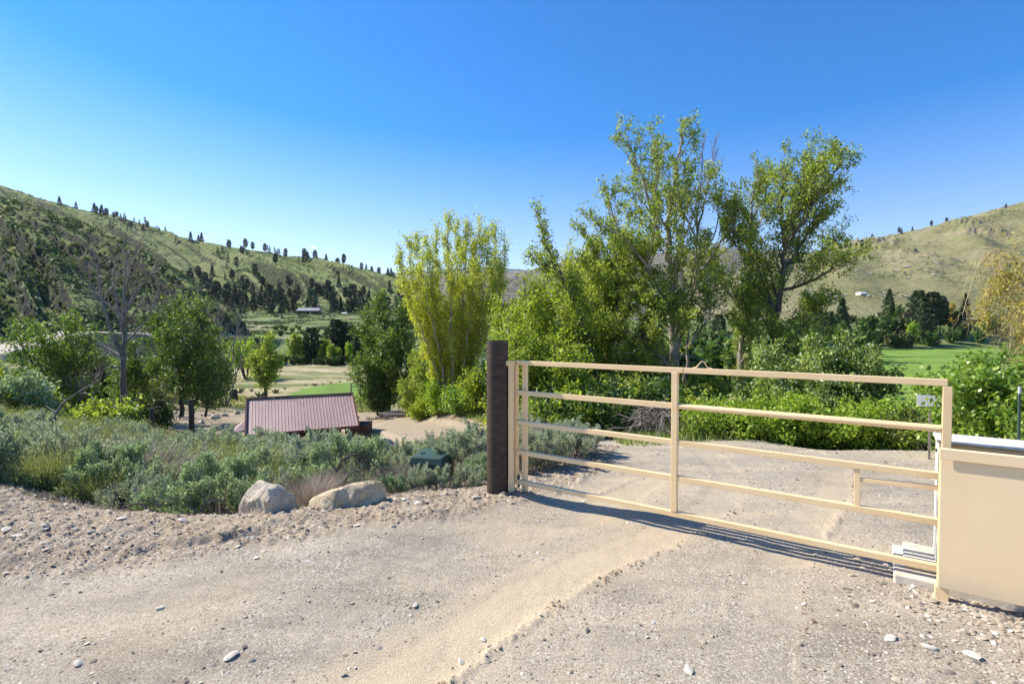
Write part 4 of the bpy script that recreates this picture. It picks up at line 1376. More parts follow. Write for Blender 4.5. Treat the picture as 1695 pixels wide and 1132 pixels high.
def plant(name, base, leaders, seed, bark_m, leaf_m, label, cat, group=None,
          l1=7, l1len=1.6, l1ang=48, l2=6, l2len=.6, l2ang=42, lift=.06, leafn=16, leaf=.09, spread=.10,
          t0=.25, bare=None, crown_name='crown', trunk_name='trunk', taper=.6, dens=1.0, leaf_dir=0.0, aspect=.62, flat=0.0, l1w=.09, topfull=.35, twr=.0075, noleaf=False, up=.35, l0=0, l0len=2.2, l0ang=30):
    """leaders: list of (points in the plant's frame, radius at foot, radius at tip, share of branches, leafy)"""
    r = np.random.default_rng(seed)
    T = Tubes(); LC = []; LD = []
    if l0:                      # boughs that leave the limbs before the leafy branches do
        more_ = []
        for pts, r0, r1, amt, leafy in leaders:
            P = resample(pts, 24); Ln = np.linalg.norm(np.diff(P, axis=0), axis=1).sum(); k_ = int(l0 * Ln * amt)
            for b in range(k_):
                f = t0 + (.97 - t0) * (b + r.random()) / k_
                i = min(int(f * 23), 22); d_ = P[i + 1] - P[i]
                L0 = l0len * ((1 - f) ** .8 + .22) * r.uniform(.6, 1.2)
                Q = curve(P[i], perp(d_, r, R(l0ang) * r.uniform(.7, 1.4)), L0, 7, r, .05, .06)
                ra = min((r0 + (r1 - r0) * f) * .55, .045)
                more_.append((Q, ra, .006, amt * .8, leafy))
        leaders = [(p_, a_, b_, m_ * .45, l_) for p_, a_, b_, m_, l_ in leaders] + more_
    for li, (pts, r0, r1, amt, leafy) in enumerate(leaders):
        n = max(6, int(len(pts) * 4))
        P = resample(pts, n)
        Ln = np.linalg.norm(np.diff(P, axis=0), axis=1).sum()
        P[1:-1] += r.normal(size=(n - 2, 3)) * Ln * .004
        rad = r0 + (r1 - r0) * np.linspace(0, 1, n) ** .85
        T.add(P, rad, 8 if r0 > .05 else 5)
        nb = int(l1 * amt * Ln)
        for b in range(nb):
            f = t0 + (1 - t0) * (b + r.random()) / nb
            x = f * (n - 1); i = min(int(x), n - 2); p = P[i] + (P[i + 1] - P[i]) * (x - i)
            d = P[i + 1] - P[i]; dn = d / np.linalg.norm(d)
            shape = (1 - f) ** taper if f > topfull else (.55 + .45 * f / max(topfull, .01)) * (1 - topfull) ** taper
            L1 = l1len * (shape + .12) * r.uniform(.6, 1.25)
            dd = perp(dn, r, R(l1ang) * r.uniform(.7, 1.25))
            if flat: dd[2] *= (1 - flat)
            m = 6
            Q = curve(p, dd, L1, m, r, l1w, lift)
            ra = min(rad[i] * .5, .02 + L1 * .012)
            T.add(Q, np.linspace(ra, twr * .6, m + 1), 4)
            nt_ = max(2, int(l2 * L1 / l1len * r.uniform(.8, 1.2)) + 2)
            for k in range(nt_):
                g = .2 + .8 * (k + r.random()) / nt_
                xx = g * m; ii = min(int(xx), m - 1); pp = Q[ii] + (Q[ii + 1] - Q[ii]) * (xx - ii)
                d2 = perp(Q[ii + 1] - Q[ii], r, R(l2ang) * r.uniform(.6, 1.3))
                L2 = l2len * (1.15 - .5 * g) * r.uniform(.5, 1.3)
                S = curve(pp, d2, L2, 3, r, .14, lift * 1.2)
                T.add(S, np.linspace(min(twr, ra * .7), twr * .3, 4), 3)
                if leafy > 0 and not noleaf:
                    nl = r.poisson(1.75 * leafn * leafy * dens * (L2 / l2len))
                    if nl:
                        w_ = r.random(nl) * 3 * .999; jj = w_.astype(int)
                        c = S[jj] + (S[jj + 1] - S[jj]) * (w_ - jj)[:, None] + r.normal(size=(nl, 3)) * spread
                        LC.append(c); LD.append(np.repeat((S[-1] - S[0])[None] / (np.linalg.norm(S[-1] - S[0]) + 1e-9), nl, 0))
            if leafy > 0 and not noleaf:
                nl = r.poisson(1.4 * leafn * leafy * dens * .8)
                if nl:
                    w_ = (.35 + .65 * r.random(nl)) * m * .999; jj = w_.astype(int)
                    LC.append(Q[jj] + (Q[jj + 1] - Q[jj]) * (w_ - jj)[:, None] + r.normal(size=(nl, 3)) * spread)
                    LD.append(np.repeat((Q[-1] - Q[0])[None] / (np.linalg.norm(Q[-1] - Q[0]) + 1e-9), nl, 0))
    root = empty(name, base, 0, label, cat, group)
    link(trunk_name, T.mesh(trunk_name), bark_m, root)
    if LC:
        C = np.concatenate(LC); Dd = np.concatenate(LD)
        link(crown_name, leaves_mesh(crown_name, C, leaf, r, aspect, up, Dd, leaf_dir), leaf_m, root)
    return root


def traced(base_px, d, lines, zdrop=0.0):
    """limb lines seen in the photograph, given their own depth: [(px, py, depth offset), ...]"""
    b = W(base_px[0], base_px[1], d)
    z0 = gz(b.x, b.y)
    B = np.array([b.x, b.y, z0 - .15])
    out = []
    for pts, r0, r1, amt, leafy in lines:
        P = [np.array(W(p[0], p[1], d + (p[2] if len(p) > 2 else 0))) - B for p in pts]
        out.append((P, r0, r1, amt, leafy))
    return tuple(B), out


def fan(h, n, spreadx, seed, r0=.05, r1=.012, amt=1.0, leafy=1.0, sy=None, hv=.25, curvein=.5):
    """many stems leaving one foot"""
    r = np.random.default_rng(seed); out = []
    for i in range(n):
        a = 2 * PI * (i + r.random()) / n; k = r.uniform(.15, 1) ** .7
        X = math.cos(a) * spreadx * k; Y = math.sin(a) * (sy or spreadx) * k
        H = h * (1 - hv * k * r.uniform(.6, 1.4))
        P = [(X * .12, Y * .12, -.1), (X * .45, Y * .45, H * .35), (X * (.45 + .4 * curvein + .1), Y * .85, H * .7), (X, Y, H)]
        out.append((P, r0, r1, amt, leafy))
    return out


# ------------------------------------------------------------------ the big cottonwoods beyond the gate
D = 20.0
B, L = traced((1118, 735), D, [
    ([(1118, 735), (1117, 600), (1110, 532), (1107, 440), (1106, 388), (1112, 320), (1125, 250), (1135, 196)], .27, .02, 1.0, 1.0),
    ([(1117, 590), (1135, 525, .3), (1154, 462, .6), (1172, 432, .9), (1200, 388, 1.1), (1214, 335, 1.2)], .11, .015, 1.15, 1.0),
    ([(1094, 400), (1080, 354, -.4), (1060, 282, -.7), (1046, 250, -.8), (1026, 222, -.9)], .07, .012, 1.0, .9),
    ([(1104, 500), (1072, 440, -.8), (1040, 400, -1.2), (1020, 375, -1.4), (1002, 312, -1.6)], .09, .012, 1.1, .9),
    ([(1110, 545), (1070, 490, .8), (1043, 458, 1.3), (1010, 420, 1.6), (968, 390, 1.8)], .08, .012, 1.1, .9),
    ([(1109, 450), (1130, 400, -.6), (1150, 350, -.8), (1160, 290, -.9)], .06, .012, 1.2, .9),
    ([(1108, 420), (1085, 380, .9), (1082, 320, 1.2), (1090, 262, 1.3)], .06, .012, 1.2, .9),
    ([(1117, 620), (1090, 585, -.8), (1060, 560, -1.4), (1030, 540, -1.8)], .06, .01, 1.2, .8),
    ([(1118, 600), (1150, 560, -.8), (1175, 520, -1.3), (1190, 480, -1.5)], .06, .01, 1.1, .7),
])
plant('cottonwood_tree', B, L, 11, MT['bark_pale'], MT['lf_cotton'], 'tallest cottonwood beyond the gate, thick pale trunk and pointed leafy top', 'tree', 'cottonwoods beyond the gate',
      l1=4.6, l1len=.85, l1ang=36, l2=5, l2len=.34, leafn=8, leaf=.092, spread=.075, t0=.2, lift=.08, taper=.6, l0=1.7, l0len=2.7, l0ang=30)
B, L = traced((1135, 735), D + .8, [
    ([(1135, 735), (1136, 600), (1145, 460), (1153, 380), (1160, 290), (1166, 225)], .10, .012, .8, 0),
    ([(1150, 400), (1166, 340, .4), (1178, 280, .5), (1184, 232, .5)], .05, .01, 1.0, 0),
    ([(1146, 430), (1180, 400, -.4), (1190, 360, -.5), (1186, 300, -.5)], .04, .01, .8, 0),
    ([(1150, 390), (1120, 330, .4), (1095, 270, .5), (1088, 230, .5)], .04, .008, .9, 0)])
plant('bare_tree', B, L, 12, MT['bark_dead'], None, 'leafless grey stems rising behind the tallest cottonwood', 'tree', None,
      l1=4.2, l1len=1.1, l1ang=26, l2=5, l2len=.45, l2ang=24, t0=.5, lift=.12, noleaf=True, twr=.010, l1w=.05)
B, L = traced((1225, 720), 21.0, [
    ([(1225, 720), (1226, 608), (1232, 520), (1241, 439), (1246, 361), (1250, 310), (1254, 262)], .17, .015, 1.1, 1.0),
    ([(1239, 440), (1220, 395, -.5), (1209, 360, -.8), (1199, 320, -1.0)], .06, .01, 1.3, 1.0),
    ([(1232, 520), (1200, 480, .7), (1185, 450, 1.0), (1180, 420, 1.2)], .06, .01, 1.2, .8),
    ([(1244, 400), (1262, 360, .6), (1268, 320, .9), (1272, 285, 1.0)], .05, .01, 1.2, 1.0),
    ([(1228, 560), (1250, 520, -.7), (1262, 480, -1.0), (1270, 440, -1.2)], .05, .01, 1.2, .9)])
plant('cottonwood_tree', B, L, 13, MT['bark_pale'], MT['lf_cotton'], 'slender cottonwood with a straight pale trunk, between the tallest and the leaning one', 'tree', 'cottonwoods beyond the gate',
      l1=4.6, l1len=.7, l1ang=34, l2=5, l2len=.32, taper=.6, l0=2.5, l0len=1.9, l0ang=26, leafn=7, leaf=.09, spread=.085, t0=.16, lift=.07)
B, L = traced((1268, 700), 18.5, [
    ([(1268, 700), (1274, 590), (1291, 488), (1300, 410), (1318, 345), (1334, 285), (1346, 240)], .18, .015, 1.0, 1.0),
    ([(1300, 410), (1330, 362, -.5), (1362, 312, -.8), (1397, 262, -1.0)], .07, .01, 1.15, .95),
    ([(1291, 480), (1326, 474, -.8), (1372, 448, -1.4), (1424, 422, -1.9)], .07, .01, 1.1, .8),
    ([(1298, 436), (1335, 432, .6), (1362, 416, .9), (1390, 392, 1.1)], .06, .01, 1.1, .8),
    ([(1298, 400), (1292, 350, .7), (1300, 300, 1.0), (1306, 262, 1.1)], .07, .01, 1.15, 1.0),
    ([(1283, 520), (1262, 470, .5), (1250, 430, .8), (1254, 390, .9)], .06, .01, 1.1, .9),
    ([(1310, 370), (1330, 330, .7), (1360, 280, .8), (1380, 245, .9)], .05, .01, 1.3, 1.0),
    ([(1280, 540), (1310, 530, -.5), (1335, 512, -.8), (1352, 520, -1)], .04, .01, 1.0, .9),
    ([(1274, 600), (1250, 560, .5), (1235, 520, .8), (1228, 480, .9)], .04, .01, 1.2, 1.0), ([(1274, 610), (1300, 570, -.6), (1330, 540, -1.0), (1362, 500, -1.3)], .04, .01, 1.3, 1.0),
    ([(1296, 450), (1330, 400, .3), (1352, 350, .6), (1372, 310, .8)], .05, .01, 1.3, 1.0)])
plant('cottonwood_tree', B, L, 14, MT['bark_dark'], MT['lf_cotton'], 'leaning cottonwood with a dark trunk and long boughs reaching over the dry hill', 'tree', 'cottonwoods beyond the gate',
      l1=4.6, l1len=.7, l1ang=36, l2=5, l2len=.32, taper=.6, l0=2.5, l0len=1.75, l0ang=28, leafn=6.8, leaf=.09, spread=.085, t0=.12, lift=.08)
B, L = traced((1000, 720), 17.5, [
    ([(1000, 720), (988, 620), (961, 529), (942, 484), (920, 440), (903, 403), (892, 370), (886, 348)], .12, .012, .75, .9),
    ([(944, 490), (925, 460, .5), (900, 430, .7), (875, 425, .8)], .04, .008, 1.0, .9)])
plant('cottonwood_tree', B, L, 15, MT['bark_dark'], MT['lf_cotton'], 'thin cottonwood leaning out of the bright green poplar thicket', 'tree', 'cottonwoods beyond the gate',
      l1=5.5, l1len=.95, l1ang=38, l2=6, l2len=.45, leafn=13, leaf=.09, spread=.08, t0=.35, lift=.08)
B, L = traced((1030, 720), 19.0, [
    ([(1030, 720), (1022, 600), (1024, 514), (1022, 460), (1018, 410)], .12, .012, 1.3, 1.0),
    ([(1024, 550), (1000, 500, .5), (985, 465, .7), (975, 430, .8)], .06, .01, 1.3, 1.0),
    ([(1024, 530), (1050, 490, .5), (1065, 450, .7), (1060, 400, .8)], .06, .01, 1.3, 1.0),
    ([(1024, 570), (1050, 560, -.5), (1080, 540, -.7), (1085, 500, -.8)], .05, .01, 1.3, .9)])
plant('cottonwood_tree', B, L, 16, MT['bark_dark'], MT['lf_cotton'], 'rounded full cottonwood filling the gap between poplar thicket and tallest tree', 'tree', 'cottonwoods beyond the gate',
      l1=4.6, l1len=.8, l1ang=38, l2=5, l2len=.34, leafn=11, leaf=.095, spread=.08, t0=.15, l0=2.2, l0len=2.2, l0ang=32)

# bright green poplars behind the gate post: five stems standing close, each its own tree
for i, (px, ptop, d, sp) in enumerate(((868, 462, 19, 1.25), (905, 446, 20, 1.45), (945, 458, 18, 1.2), (985, 452, 20.5, 1.25), (862, 540, 16.5, 1.0), (925, 560, 16, 1.1))):
    b = W(px, 700, d); z0 = gz(b.x, b.y); top = W(px, ptop, d).z - z0
    P = fan(top, 7, sp, 60 + i, .05, .01, 1.0, 1.0, hv=.28)
    P.append(([(0, 0, -.1), (.05, 0, top * .5), (0, .05, top)], .09, .012, 1.0, 1.0))
    lb = ['bright green poplar right behind the gate post, its crown full to the ground', 'tallest of the bright green poplars behind the gate, with rounded top', 'bright green poplar under the thin leaning cottonwood',
          'bright green poplar where the thicket meets the rounded cottonwood', 'short bright green poplar sapling just behind the gate post', 'short bushy poplar sapling between the sage clump and the taller poplars'][i]
    plant('poplar_tree', (b.x, b.y, z0), P, 70 + i, MT['bark_dark'], MT['lf_poplar'], lb, 'tree', 'bright green poplars behind the gate',
          l1=3.6, l1len=.85, l1ang=40, l2=5, l2len=.5, leafn=15, leaf=.095, spread=.12, t0=.12, lift=.1, taper=.5)
# pale yellow-green poplars further off
for i, (px, ptop, d, w_) in enumerate(((945, 402, 44, .75), (968, 420, 46, 1.5), (1000, 428, 45, 1.7), (1028, 440, 46, 1.5))):
    b = W(px, 640, d); z0 = gz(b.x, b.y); top = W(px, ptop, d).z - z0
    P = fan(top, 6, w_, 90 + i, .08, .02, 1.0, 1.0, hv=.18)
    P.append(([(0, 0, -.1), (.05, 0, top * .5), (0, .05, top)], .14, .02, 1.0, 1.0))
    plant('yellow_poplar', (b.x, b.y, z0), P, 95 + i, MT['bark_pale'], MT['lf_yellow'],
          ['narrow pointed yellow-green poplar rising behind the thicket', 'yellow-green poplar beside the narrow pointed one', 'broad yellow-green poplar seen through the cottonwoods', 'yellow-green poplar half hidden by the rounded cottonwood'][i], 'tree', 'yellow-green poplars behind the thicket',
          l1=1.5, l1len=1.3, l1ang=28, l2=5, l2len=.8, leafn=13, leaf=.17, spread=.2, t0=.1, lift=.16, taper=.4)

# ------------------------------------------------------------------ the yellow poplar clump by the lane
d = 30.0
tops = [(662, 418, .4), (676, 398, -.8), (690, 392, .6), (706, 402, -1.2), (722, 384, 1.0), (742, 361, -.3), (757, 374, 1.2), (772, 369, -1.0), (783, 392, .6), (794, 369, .2), (808, 388, -1.1), (820, 376, .8), (836, 404, -.4), (668, 470, -1.6), (828, 450, -1.5), (700, 440, -2), (790, 440, -2.2), (745, 430, -2.5)]
lines = []
for i, (px, py, dy) in enumerate(tops):
    bx_ = 752 + (px - 748) * .12
    lines.append(([(bx_, 705, dy * .2), (bx_ + (px - bx_) * .28, 610, dy * .5), (bx_ + (px - bx_) * .66, 530, dy * .8), (px - (px - 750) * .05, (530 + py) / 2 - 8, dy), (px, py, dy)], .085, .012, 1.0, 1.0))
B, L = traced((752, 705), d, lines)
plant('yellow_poplar', B, L, 21, MT['bark_pale'], MT['lf_yellow'], 'tall many stemmed yellow-green poplar clump standing beside the lane', 'tree', None,
      l1=2.3, l1len=1.15, l1ang=26, l2=6, l2len=.6, l2ang=30, leafn=19, leaf=.105, spread=.12, t0=.2, lift=.16, taper=.35)
# greener trees either side of it
d = 40.0
B, L = traced((640, 690), d, [
    ([(645, 695), (645, 620), (638, 550), (630, 490)], .14, .015, 1.0, 1.0),
    ([(645, 640), (625, 600, .5), (612, 560, .8), (604, 520, 1.0)], .07, .012, 1.2, 1.0),
    ([(645, 640), (665, 600, -.5), (672, 560, -.8), (670, 510, -1.0)], .07, .012, 1.2, 1.0),
    ([(645, 670), (620, 650, -.8), (605, 625, -1.3), (600, 595, -1.5)], .06, .012, 1.2, 1.0),
    ([(645, 670), (672, 655, -1.0), (685, 630, -1.4), (690, 590, -1.5)], .06, .012, 1.2, 1.0),
    ([(645, 660), (640, 630, -1.5), (635, 600, -2), (640, 560, -2.2)], .06, .012, 1.2, 1.0)])
plant('maple_tree', B, L, 22, MT['bark_dark'], MT['lf_mid'], 'full mid green tree with a pointed top between the shed and the yellow poplars', 'tree', None,
      l1=3.6, l1len=2.0, l1ang=48, l2=7, l2len=.75, leafn=15, leaf=.18, spread=.2, t0=.1, taper=.5)
for i, (px, pb, ptop, d, sp, mt, lb) in enumerate((
        (628, 672, 600, 39, 1.4, 'lf_dark', 'dark blue-green bush at the foot of the pointed green tree by the lane'),
        (690, 685, 606, 33.5, 1.3, 'lf_cotton', 'mid green bush before the yellow poplars, next to the wood pile'),
        (727, 700, 628, 29.5, 1.2, 'lf_lime', 'yellow-green bush under the yellow poplar clump'),
        (765, 708, 640, 27.5, 1.2, 'lf_bright', 'bright green bush between yellow poplars and gate post'),
        (795, 712, 600, 26.5, 1.2, 'lf_poplar', 'tall green bush close behind the dark gate post'),
        (836, 712, 560, 24.5, 1.2, 'lf_dark', 'dark green tree hidden behind the top of the gate post'),
        (705, 685, 560, 35, 1.5, 'lf_cotton', 'olive green tree joined to the yellow poplar clump on its shed side'))):
    b = W(px, pb, d); z0 = gz(b.x, b.y); top = max(1.2, W(px, ptop, d).z - z0)
    plant('bush' if top < 4 else 'small_tree', (b.x, b.y, z0), fan(top, 9, sp, 120 + i, .035, .008, 1.0, 1.0, hv=.4), 130 + i, MT['bark_dark'], MT[mt], lb, 'bush' if top < 4 else 'tree', 'bushes along the lane',
          l1=3.6, l1len=.75, l1ang=50, l2=5, l2len=.45, leafn=15, leaf=.12, spread=.13, t0=.08, taper=.5, trunk_name='stem', crown_name='foliage')

# ------------------------------------------------------------------ dead tree and its neighbours
d = 32.0
B, L = traced((205, 700), d, [
    ([(205, 705), (205, 600), (206, 560), (206, 500), (208, 450), (206, 410), (207, 385)], .24, .02, .7, 0),
    ([(203, 588), (190, 560, -.4), (178, 530, -.6), (165, 480, -.8), (160, 440, -.9), (152, 400, -1)], .13, .015, .9, 0),
    ([(202, 590), (180, 578, .4), (165, 568, .6)], .10, .03, .4, 0),
    ([(206, 520), (222, 490, .4), (240, 465, .6), (256, 450, .8), (272, 420, .9)], .12, .015, .9, 0),
    ([(207, 540), (228, 508, -.5), (246, 498, -.7), (262, 492, -.8)], .08, .012, .8, 0),
    ([(206, 560), (195, 510, .8), (188, 460, 1.1), (190, 415, 1.2)], .09, .012, .8, 0),
    ([(207, 480), (218, 440, -.8), (228, 410, -1), (240, 385, -1.1)], .07, .01, .8, 0),
    ([(204, 612), (190, 606, -.6), (176, 612, -.9)], .07, .02, .5, 0),
    ([(205, 530), (175, 500, 1), (150, 470, 1.4), (140, 430, 1.6)], .08, .012, .8, 0),
    ([(205, 570), (230, 545, .9), (250, 520, 1.3), (262, 470, 1.5)], .08, .012, .8, 0)])
plant('dead_tree', B, L, 31, MT['bark_dead'], None, 'big dead grey tree, leafless, towering before the dark rocky hillside', 'tree', None,
      l1=2.3, l1len=1.6, l1ang=38, l2=6, l2len=.7, l2ang=36, t0=.35, noleaf=True, twr=.016, l1w=.12, taper=.3, lift=.03)
for i, (px, pb, pt, d, lb) in enumerate(((368, 600, 470, 48, 'dead white tree behind the green tree, forked bare boughs'), (340, 600, 455, 46, 'grey leafless tree behind the parking area, beside the forked white one'),
                                          (305, 590, 448, 50, 'dark leafless tree against the rocky toe of the hillside'), (270, 640, 520, 40, 'bare brown tree between the dead giant and the green tree'),
                                          (150, 660, 560, 30, 'tangled grey leafless tree under the dead giant'), (120, 690, 590, 27, 'low bare brown tree beside the tangled grey one'))):
    b = W(px, pb, d); z0 = gz(b.x, b.y); top = W(px, pt, d).z - z0
    plant('bare_tree', (b.x, b.y, z0), fan(top, 5, top * .30, 140 + i, .10 if i != 4 else .05, .015, 1.0, 0, hv=.3), 150 + i, MT['bark_dead'] if i not in (2, 3, 5) else MT['twig_pink'], None, lb, 'tree', 'leafless trees below the hillside',
          l1=1.8, l1len=1.3, l1ang=40, l2=5, l2len=.7, l2ang=36, t0=.25, noleaf=True, twr=.018, l1w=.14, taper=.4, lift=.04)
for i, (bpx, d, ln, mt, lb, lf) in enumerate((
        ((95, 700), 27.0, [([(95, 700), (92, 640), (80, 590), (60, 545)], .12, .015, 1.1, 1.0), ([(93, 650), (60, 610, .5), (38, 580, .8), (28, 545, .9)], .07, .012, 1.2, 1.0),
                           ([(93, 640), (105, 590, -.5), (112, 550, -.6), (108, 530, -.7)], .07, .012, 1.2, 1.0), ([(94, 660), (125, 620, .4), (145, 580, .6), (150, 548, .7)], .06, .012, 1.2, 1.0),
                           ([(93, 640), (75, 620, -1.2), (60, 600, -1.8), (70, 570, -2)], .06, .012, 1.2, 1.0)], 'lf_mid', 'leafy green tree beside the hillside road, at the edge of the sage slope', .13),
        ((300, 690), 31.0, [([(300, 690), (300, 620), (296, 560), (290, 500)], .14, .015, 1.1, 1.0), ([(300, 650), (272, 610, .5), (262, 570, .8), (262, 525, .9)], .07, .012, 1.25, 1.0),
                            ([(300, 640), (325, 590, -.5), (335, 550, -.7), (325, 505, -.8)], .07, .012, 1.25, 1.0), ([(300, 660), (340, 620, .5), (358, 590, .7), (352, 550, .9)], .07, .012, 1.2, 1.0),
                            ([(300, 650), (295, 610, -1.5), (285, 570, -2.0), (300, 530, -2.2)], .06, .012, 1.25, 1.0), ([(300, 670), (330, 660, -1), (350, 640, -1.5), (365, 600, -1.6)], .06, .012, 1.2, 1.0)], 'lf_mid', 'full green cottonwood between the dead tree and the parking area', .14),
        ((440, 660), 58.0, [([(440, 662), (440, 620), (442, 590), (446, 556)], .22, .03, 1.6, 1.0), ([(440, 630), (425, 610, .5), (420, 590, .8)], .1, .02, 1.8, 1.0), ([(440, 630), (450, 612, -.5), (455, 592, -.7)], .1, .02, 1.8, 1.0)], 'lf_cotton', 'small round cottonwood alone on the meadow behind the maroon roof', .22),
        ((340, 690), 36.0, [([(340, 690), (345, 650), (350, 610), (352, 575)], .1, .015, 1.3, 1.0), ([(342, 670), (365, 640, .5), (372, 610, .8)], .07, .012, 1.3, 1.0), ([(342, 670), (322, 640, -.5), (318, 610, -.7)], .07, .012, 1.3, 1.0)], 'lf_dark', 'dark green tree crowding the parking area side of the full cottonwood', .15),
        ((222, 690), 36.0, [([(222, 690), (224, 640), (226, 600), (222, 570)], .1, .015, 1.2, 1.0), ([(222, 670), (245, 630, .5), (250, 600, .8)], .07, .012, 1.3, 1.0), ([(222, 670), (200, 650, -.5), (190, 610, -.7)], .07, .012, 1.3, .8)], 'lf_mid', 'green tree filling the space behind the dead tree trunk', .15))):
    B, L = traced(bpx, d, ln)
    big = d > 50
    plant('cottonwood_tree', B, L, 160 + i, MT['bark_dark'], MT[mt], lb, 'tree', 'green trees by the parking area',
          l1=2.8 if big else 4.0, l1len=1.1 if big else 1.6, l1ang=50, l2=6, l2len=.8 if big else .65, leafn=13, leaf=lf, spread=.25 if big else .16, t0=.12, taper=.5)
b = W(408, 625, 80); z0 = gz(b.x, b.y)
plant('willow_tree', (b.x, b.y, z0), fan(6.2, 9, 2.6, 170, .10, .03, 1.0, 1.0, hv=.25), 171, MT['bark_dark'], MT['lf_lime'], 'small yellow-green willow alone on the river meadow', 'tree', None,
      l1=1.8, l1len=1.3, l1ang=50, l2=5, l2len=.9, leafn=14, leaf=.26, spread=.3, t0=.35, lift=-.02)

# ------------------------------------------------------------------ shrubs at the far side of the drive
shr = [  # px, foot py, top py, depth, spread, leaf material, leaf size, label
    (1300, 735, 540, 14.0, 1.45, 'lf_blossom', .085, 'tall shrub dotted with white blossom, behind the lime green hedge'),
    (1368, 735, 540, 13.6, 1.45, 'lf_blossom', .085, 'white blossoming shrub in the middle of the thicket'),
    (1408, 735, 560, 13.4, .95, 'lf_mid', .085, 'dark green rounded shrub where the thicket ends at the field'),
    (1330, 720, 594, 12.9, 1.2, 'lf_blossom', .075, 'lower blossoming shrub leaning out over the lime green leaves'),
    (1485, 735, 668, 10.6, .5, 'lf_lime', .07, 'small lime green shrub by the white sign'),
    (1180, 735, 668, 12.3, .75, 'lf_lime', .07, 'small lime green shrub next to the brush pile'),
    (1240, 735, 660, 12.0, .85, 'lf_lime', .075, 'lime green shrub under the straight pale trunk'),
    (1310, 735, 648, 11.6, .85, 'lf_lime', .075, 'lime green shrub below the blossom, mid hedge'),
    (1375, 735, 645, 11.3, .85, 'lf_lime', .075, 'lime green shrub with dense low foliage under the blossoming shrub'),
    (1432, 735, 668, 11.0, .6, 'lf_lime', .07, 'lime green shrub under the dark rounded shrub'),
    (1525, 738, 672, 10.2, .45, 'lf_juniper', .05, 'brownish green shrub under the white sign'),
    (1205, 720, 640, 15.0, 1.1, 'lf_bright', .085, 'green shrub between the tallest trunk and the slender trunk'),
    (1085, 720, 640, 16.0, 1.0, 'lf_poplar', .085, 'green shrub above the brush pile'),
    (1155, 725, 600, 17.5, 1.2, 'lf_cotton', .09, 'dusky green shrub behind the tallest trunk'),
]
for i, (px, pb, pt, d, sp, mt, lf, lb) in enumerate(shr):
    b = W(px, pb, d); z0 = gz(b.x, b.y); top = W(px, pt, d).z - z0
    plant('shrub', (b.x, b.y, z0), fan(top, 11, sp, 200 + i, .022, .006, 1.0, 1.0, hv=.45, curvein=.9), 220 + i, MT['bark_dark'], MT[mt], lb, 'shrub', 'shrubs at the far side of the drive',
          l1=7.5 if i < 4 else 6.5, l1len=.5 if i < 4 else .45, l1ang=52, l2=4, l2len=.30, leafn=15 if i < 4 else 13, leaf=lf, spread=.07, t0=.05, taper=.4, trunk_name='stem', crown_name='foliage', twr=.005)
# the big leaved bright shrub by the cabinet
for i, (px, pt, d, sp, lb, lf) in enumerate(((1598, 596, 7.6, .52, 'bright green large leaved shrub standing against the gate latch side', .064), (1650, 566, 7.0, .66, 'tallest bright green large leaved shrub behind the cabinet', .064),
                                              (1702, 610, 6.6, .5, 'bright green large leaved shrub behind the steel fence post', .064))):
    b = W(px, 720, d); z0 = gz(b.x, b.y); top = W(px, pt, d).z - z0
    plant('shrub', (b.x, b.y, z0), fan(top, 12, sp, 240 + i, .016, .004, 1.0, 1.0, hv=.35), 250 + i, MT['bark_dark'], MT['lf_bright'], lb, 'shrub', 'large leaved shrubs behind the cabinet',
          l1=7.0, l1len=.46, l1ang=50, l2=4, l2len=.22, leafn=15, leaf=lf, spread=.055, t0=.08, taper=.35, trunk_name='stem', crown_name='foliage', twr=.004, aspect=.66, up=.9)
# golden leafless willow with drooping twigs
b = W(1700, 640, 14.0); z0 = gz(b.x, b.y)
wl = []
r_ = np.random.default_rng(5)
for i in range(26):
    a = r_.uniform(0, 2 * PI); h1 = r_.uniform(3.2, 5.8); k = r_.uniform(.4, 1.5)
    X, Y = math.cos(a) * k, math.sin(a) * k
    wl.append(([(X * .1, Y * .1, -.1), (X * .5, Y * .5, h1 * .7), (X * .9, Y * .9, h1), (X * 1.35, Y * 1.35, h1 * .92), (X * 1.6, Y * 1.6, h1 * .62)], .035, .008, 1.0, .5 if i % 3 == 0 else 0))
plant('weeping_willow', (b.x + 1.0, b.y, z0), wl, 260, MT['twig_golden'], MT['lf_willow'], 'golden leafless weeping willow with drooping twigs beside the field', 'tree', None,
      l1=5.5, l1len=.9, l1ang=55, l2=5, l2len=.7, l2ang=35, t0=.3, lift=-.16, leafn=16, leaf=.07, spread=.06, twr=.006, l1w=.1)
# heap of dead brush at the far side of the drive
b = W(1090, 725, 12.6); z0 = gz(b.x, b.y)
bp = []
for i in range(14):
    a = r_.uniform(0, 2 * PI); k = r_.uniform(.5, 1.1); ox = r_.uniform(-.5, .5)
    bp.append(([(ox - .2 * math.cos(a), -.2 * math.sin(a), r_.uniform(.2, 1.1)), (ox + math.cos(a) * k * .5, math.sin(a) * k * .5, r_.uniform(.3, .9)), (ox + math.cos(a) * k, math.sin(a) * k, r_.uniform(.02, .6))], .02, .008, 1, 0))
plant('brush_pile', (b.x, b.y, z0), bp, 262, MT['bark_dead'], None, 'heap of dead grey branches at the edge of the drive under the tallest cottonwood', 'brush pile', None,
      l1=6, l1len=.5, l1ang=40, l2=4, l2len=.3, t0=.0, noleaf=True, lift=-.1, twr=.006, trunk_name='branches')
b = W(1190, 735, 12.6); z0 = gz(b.x, b.y)
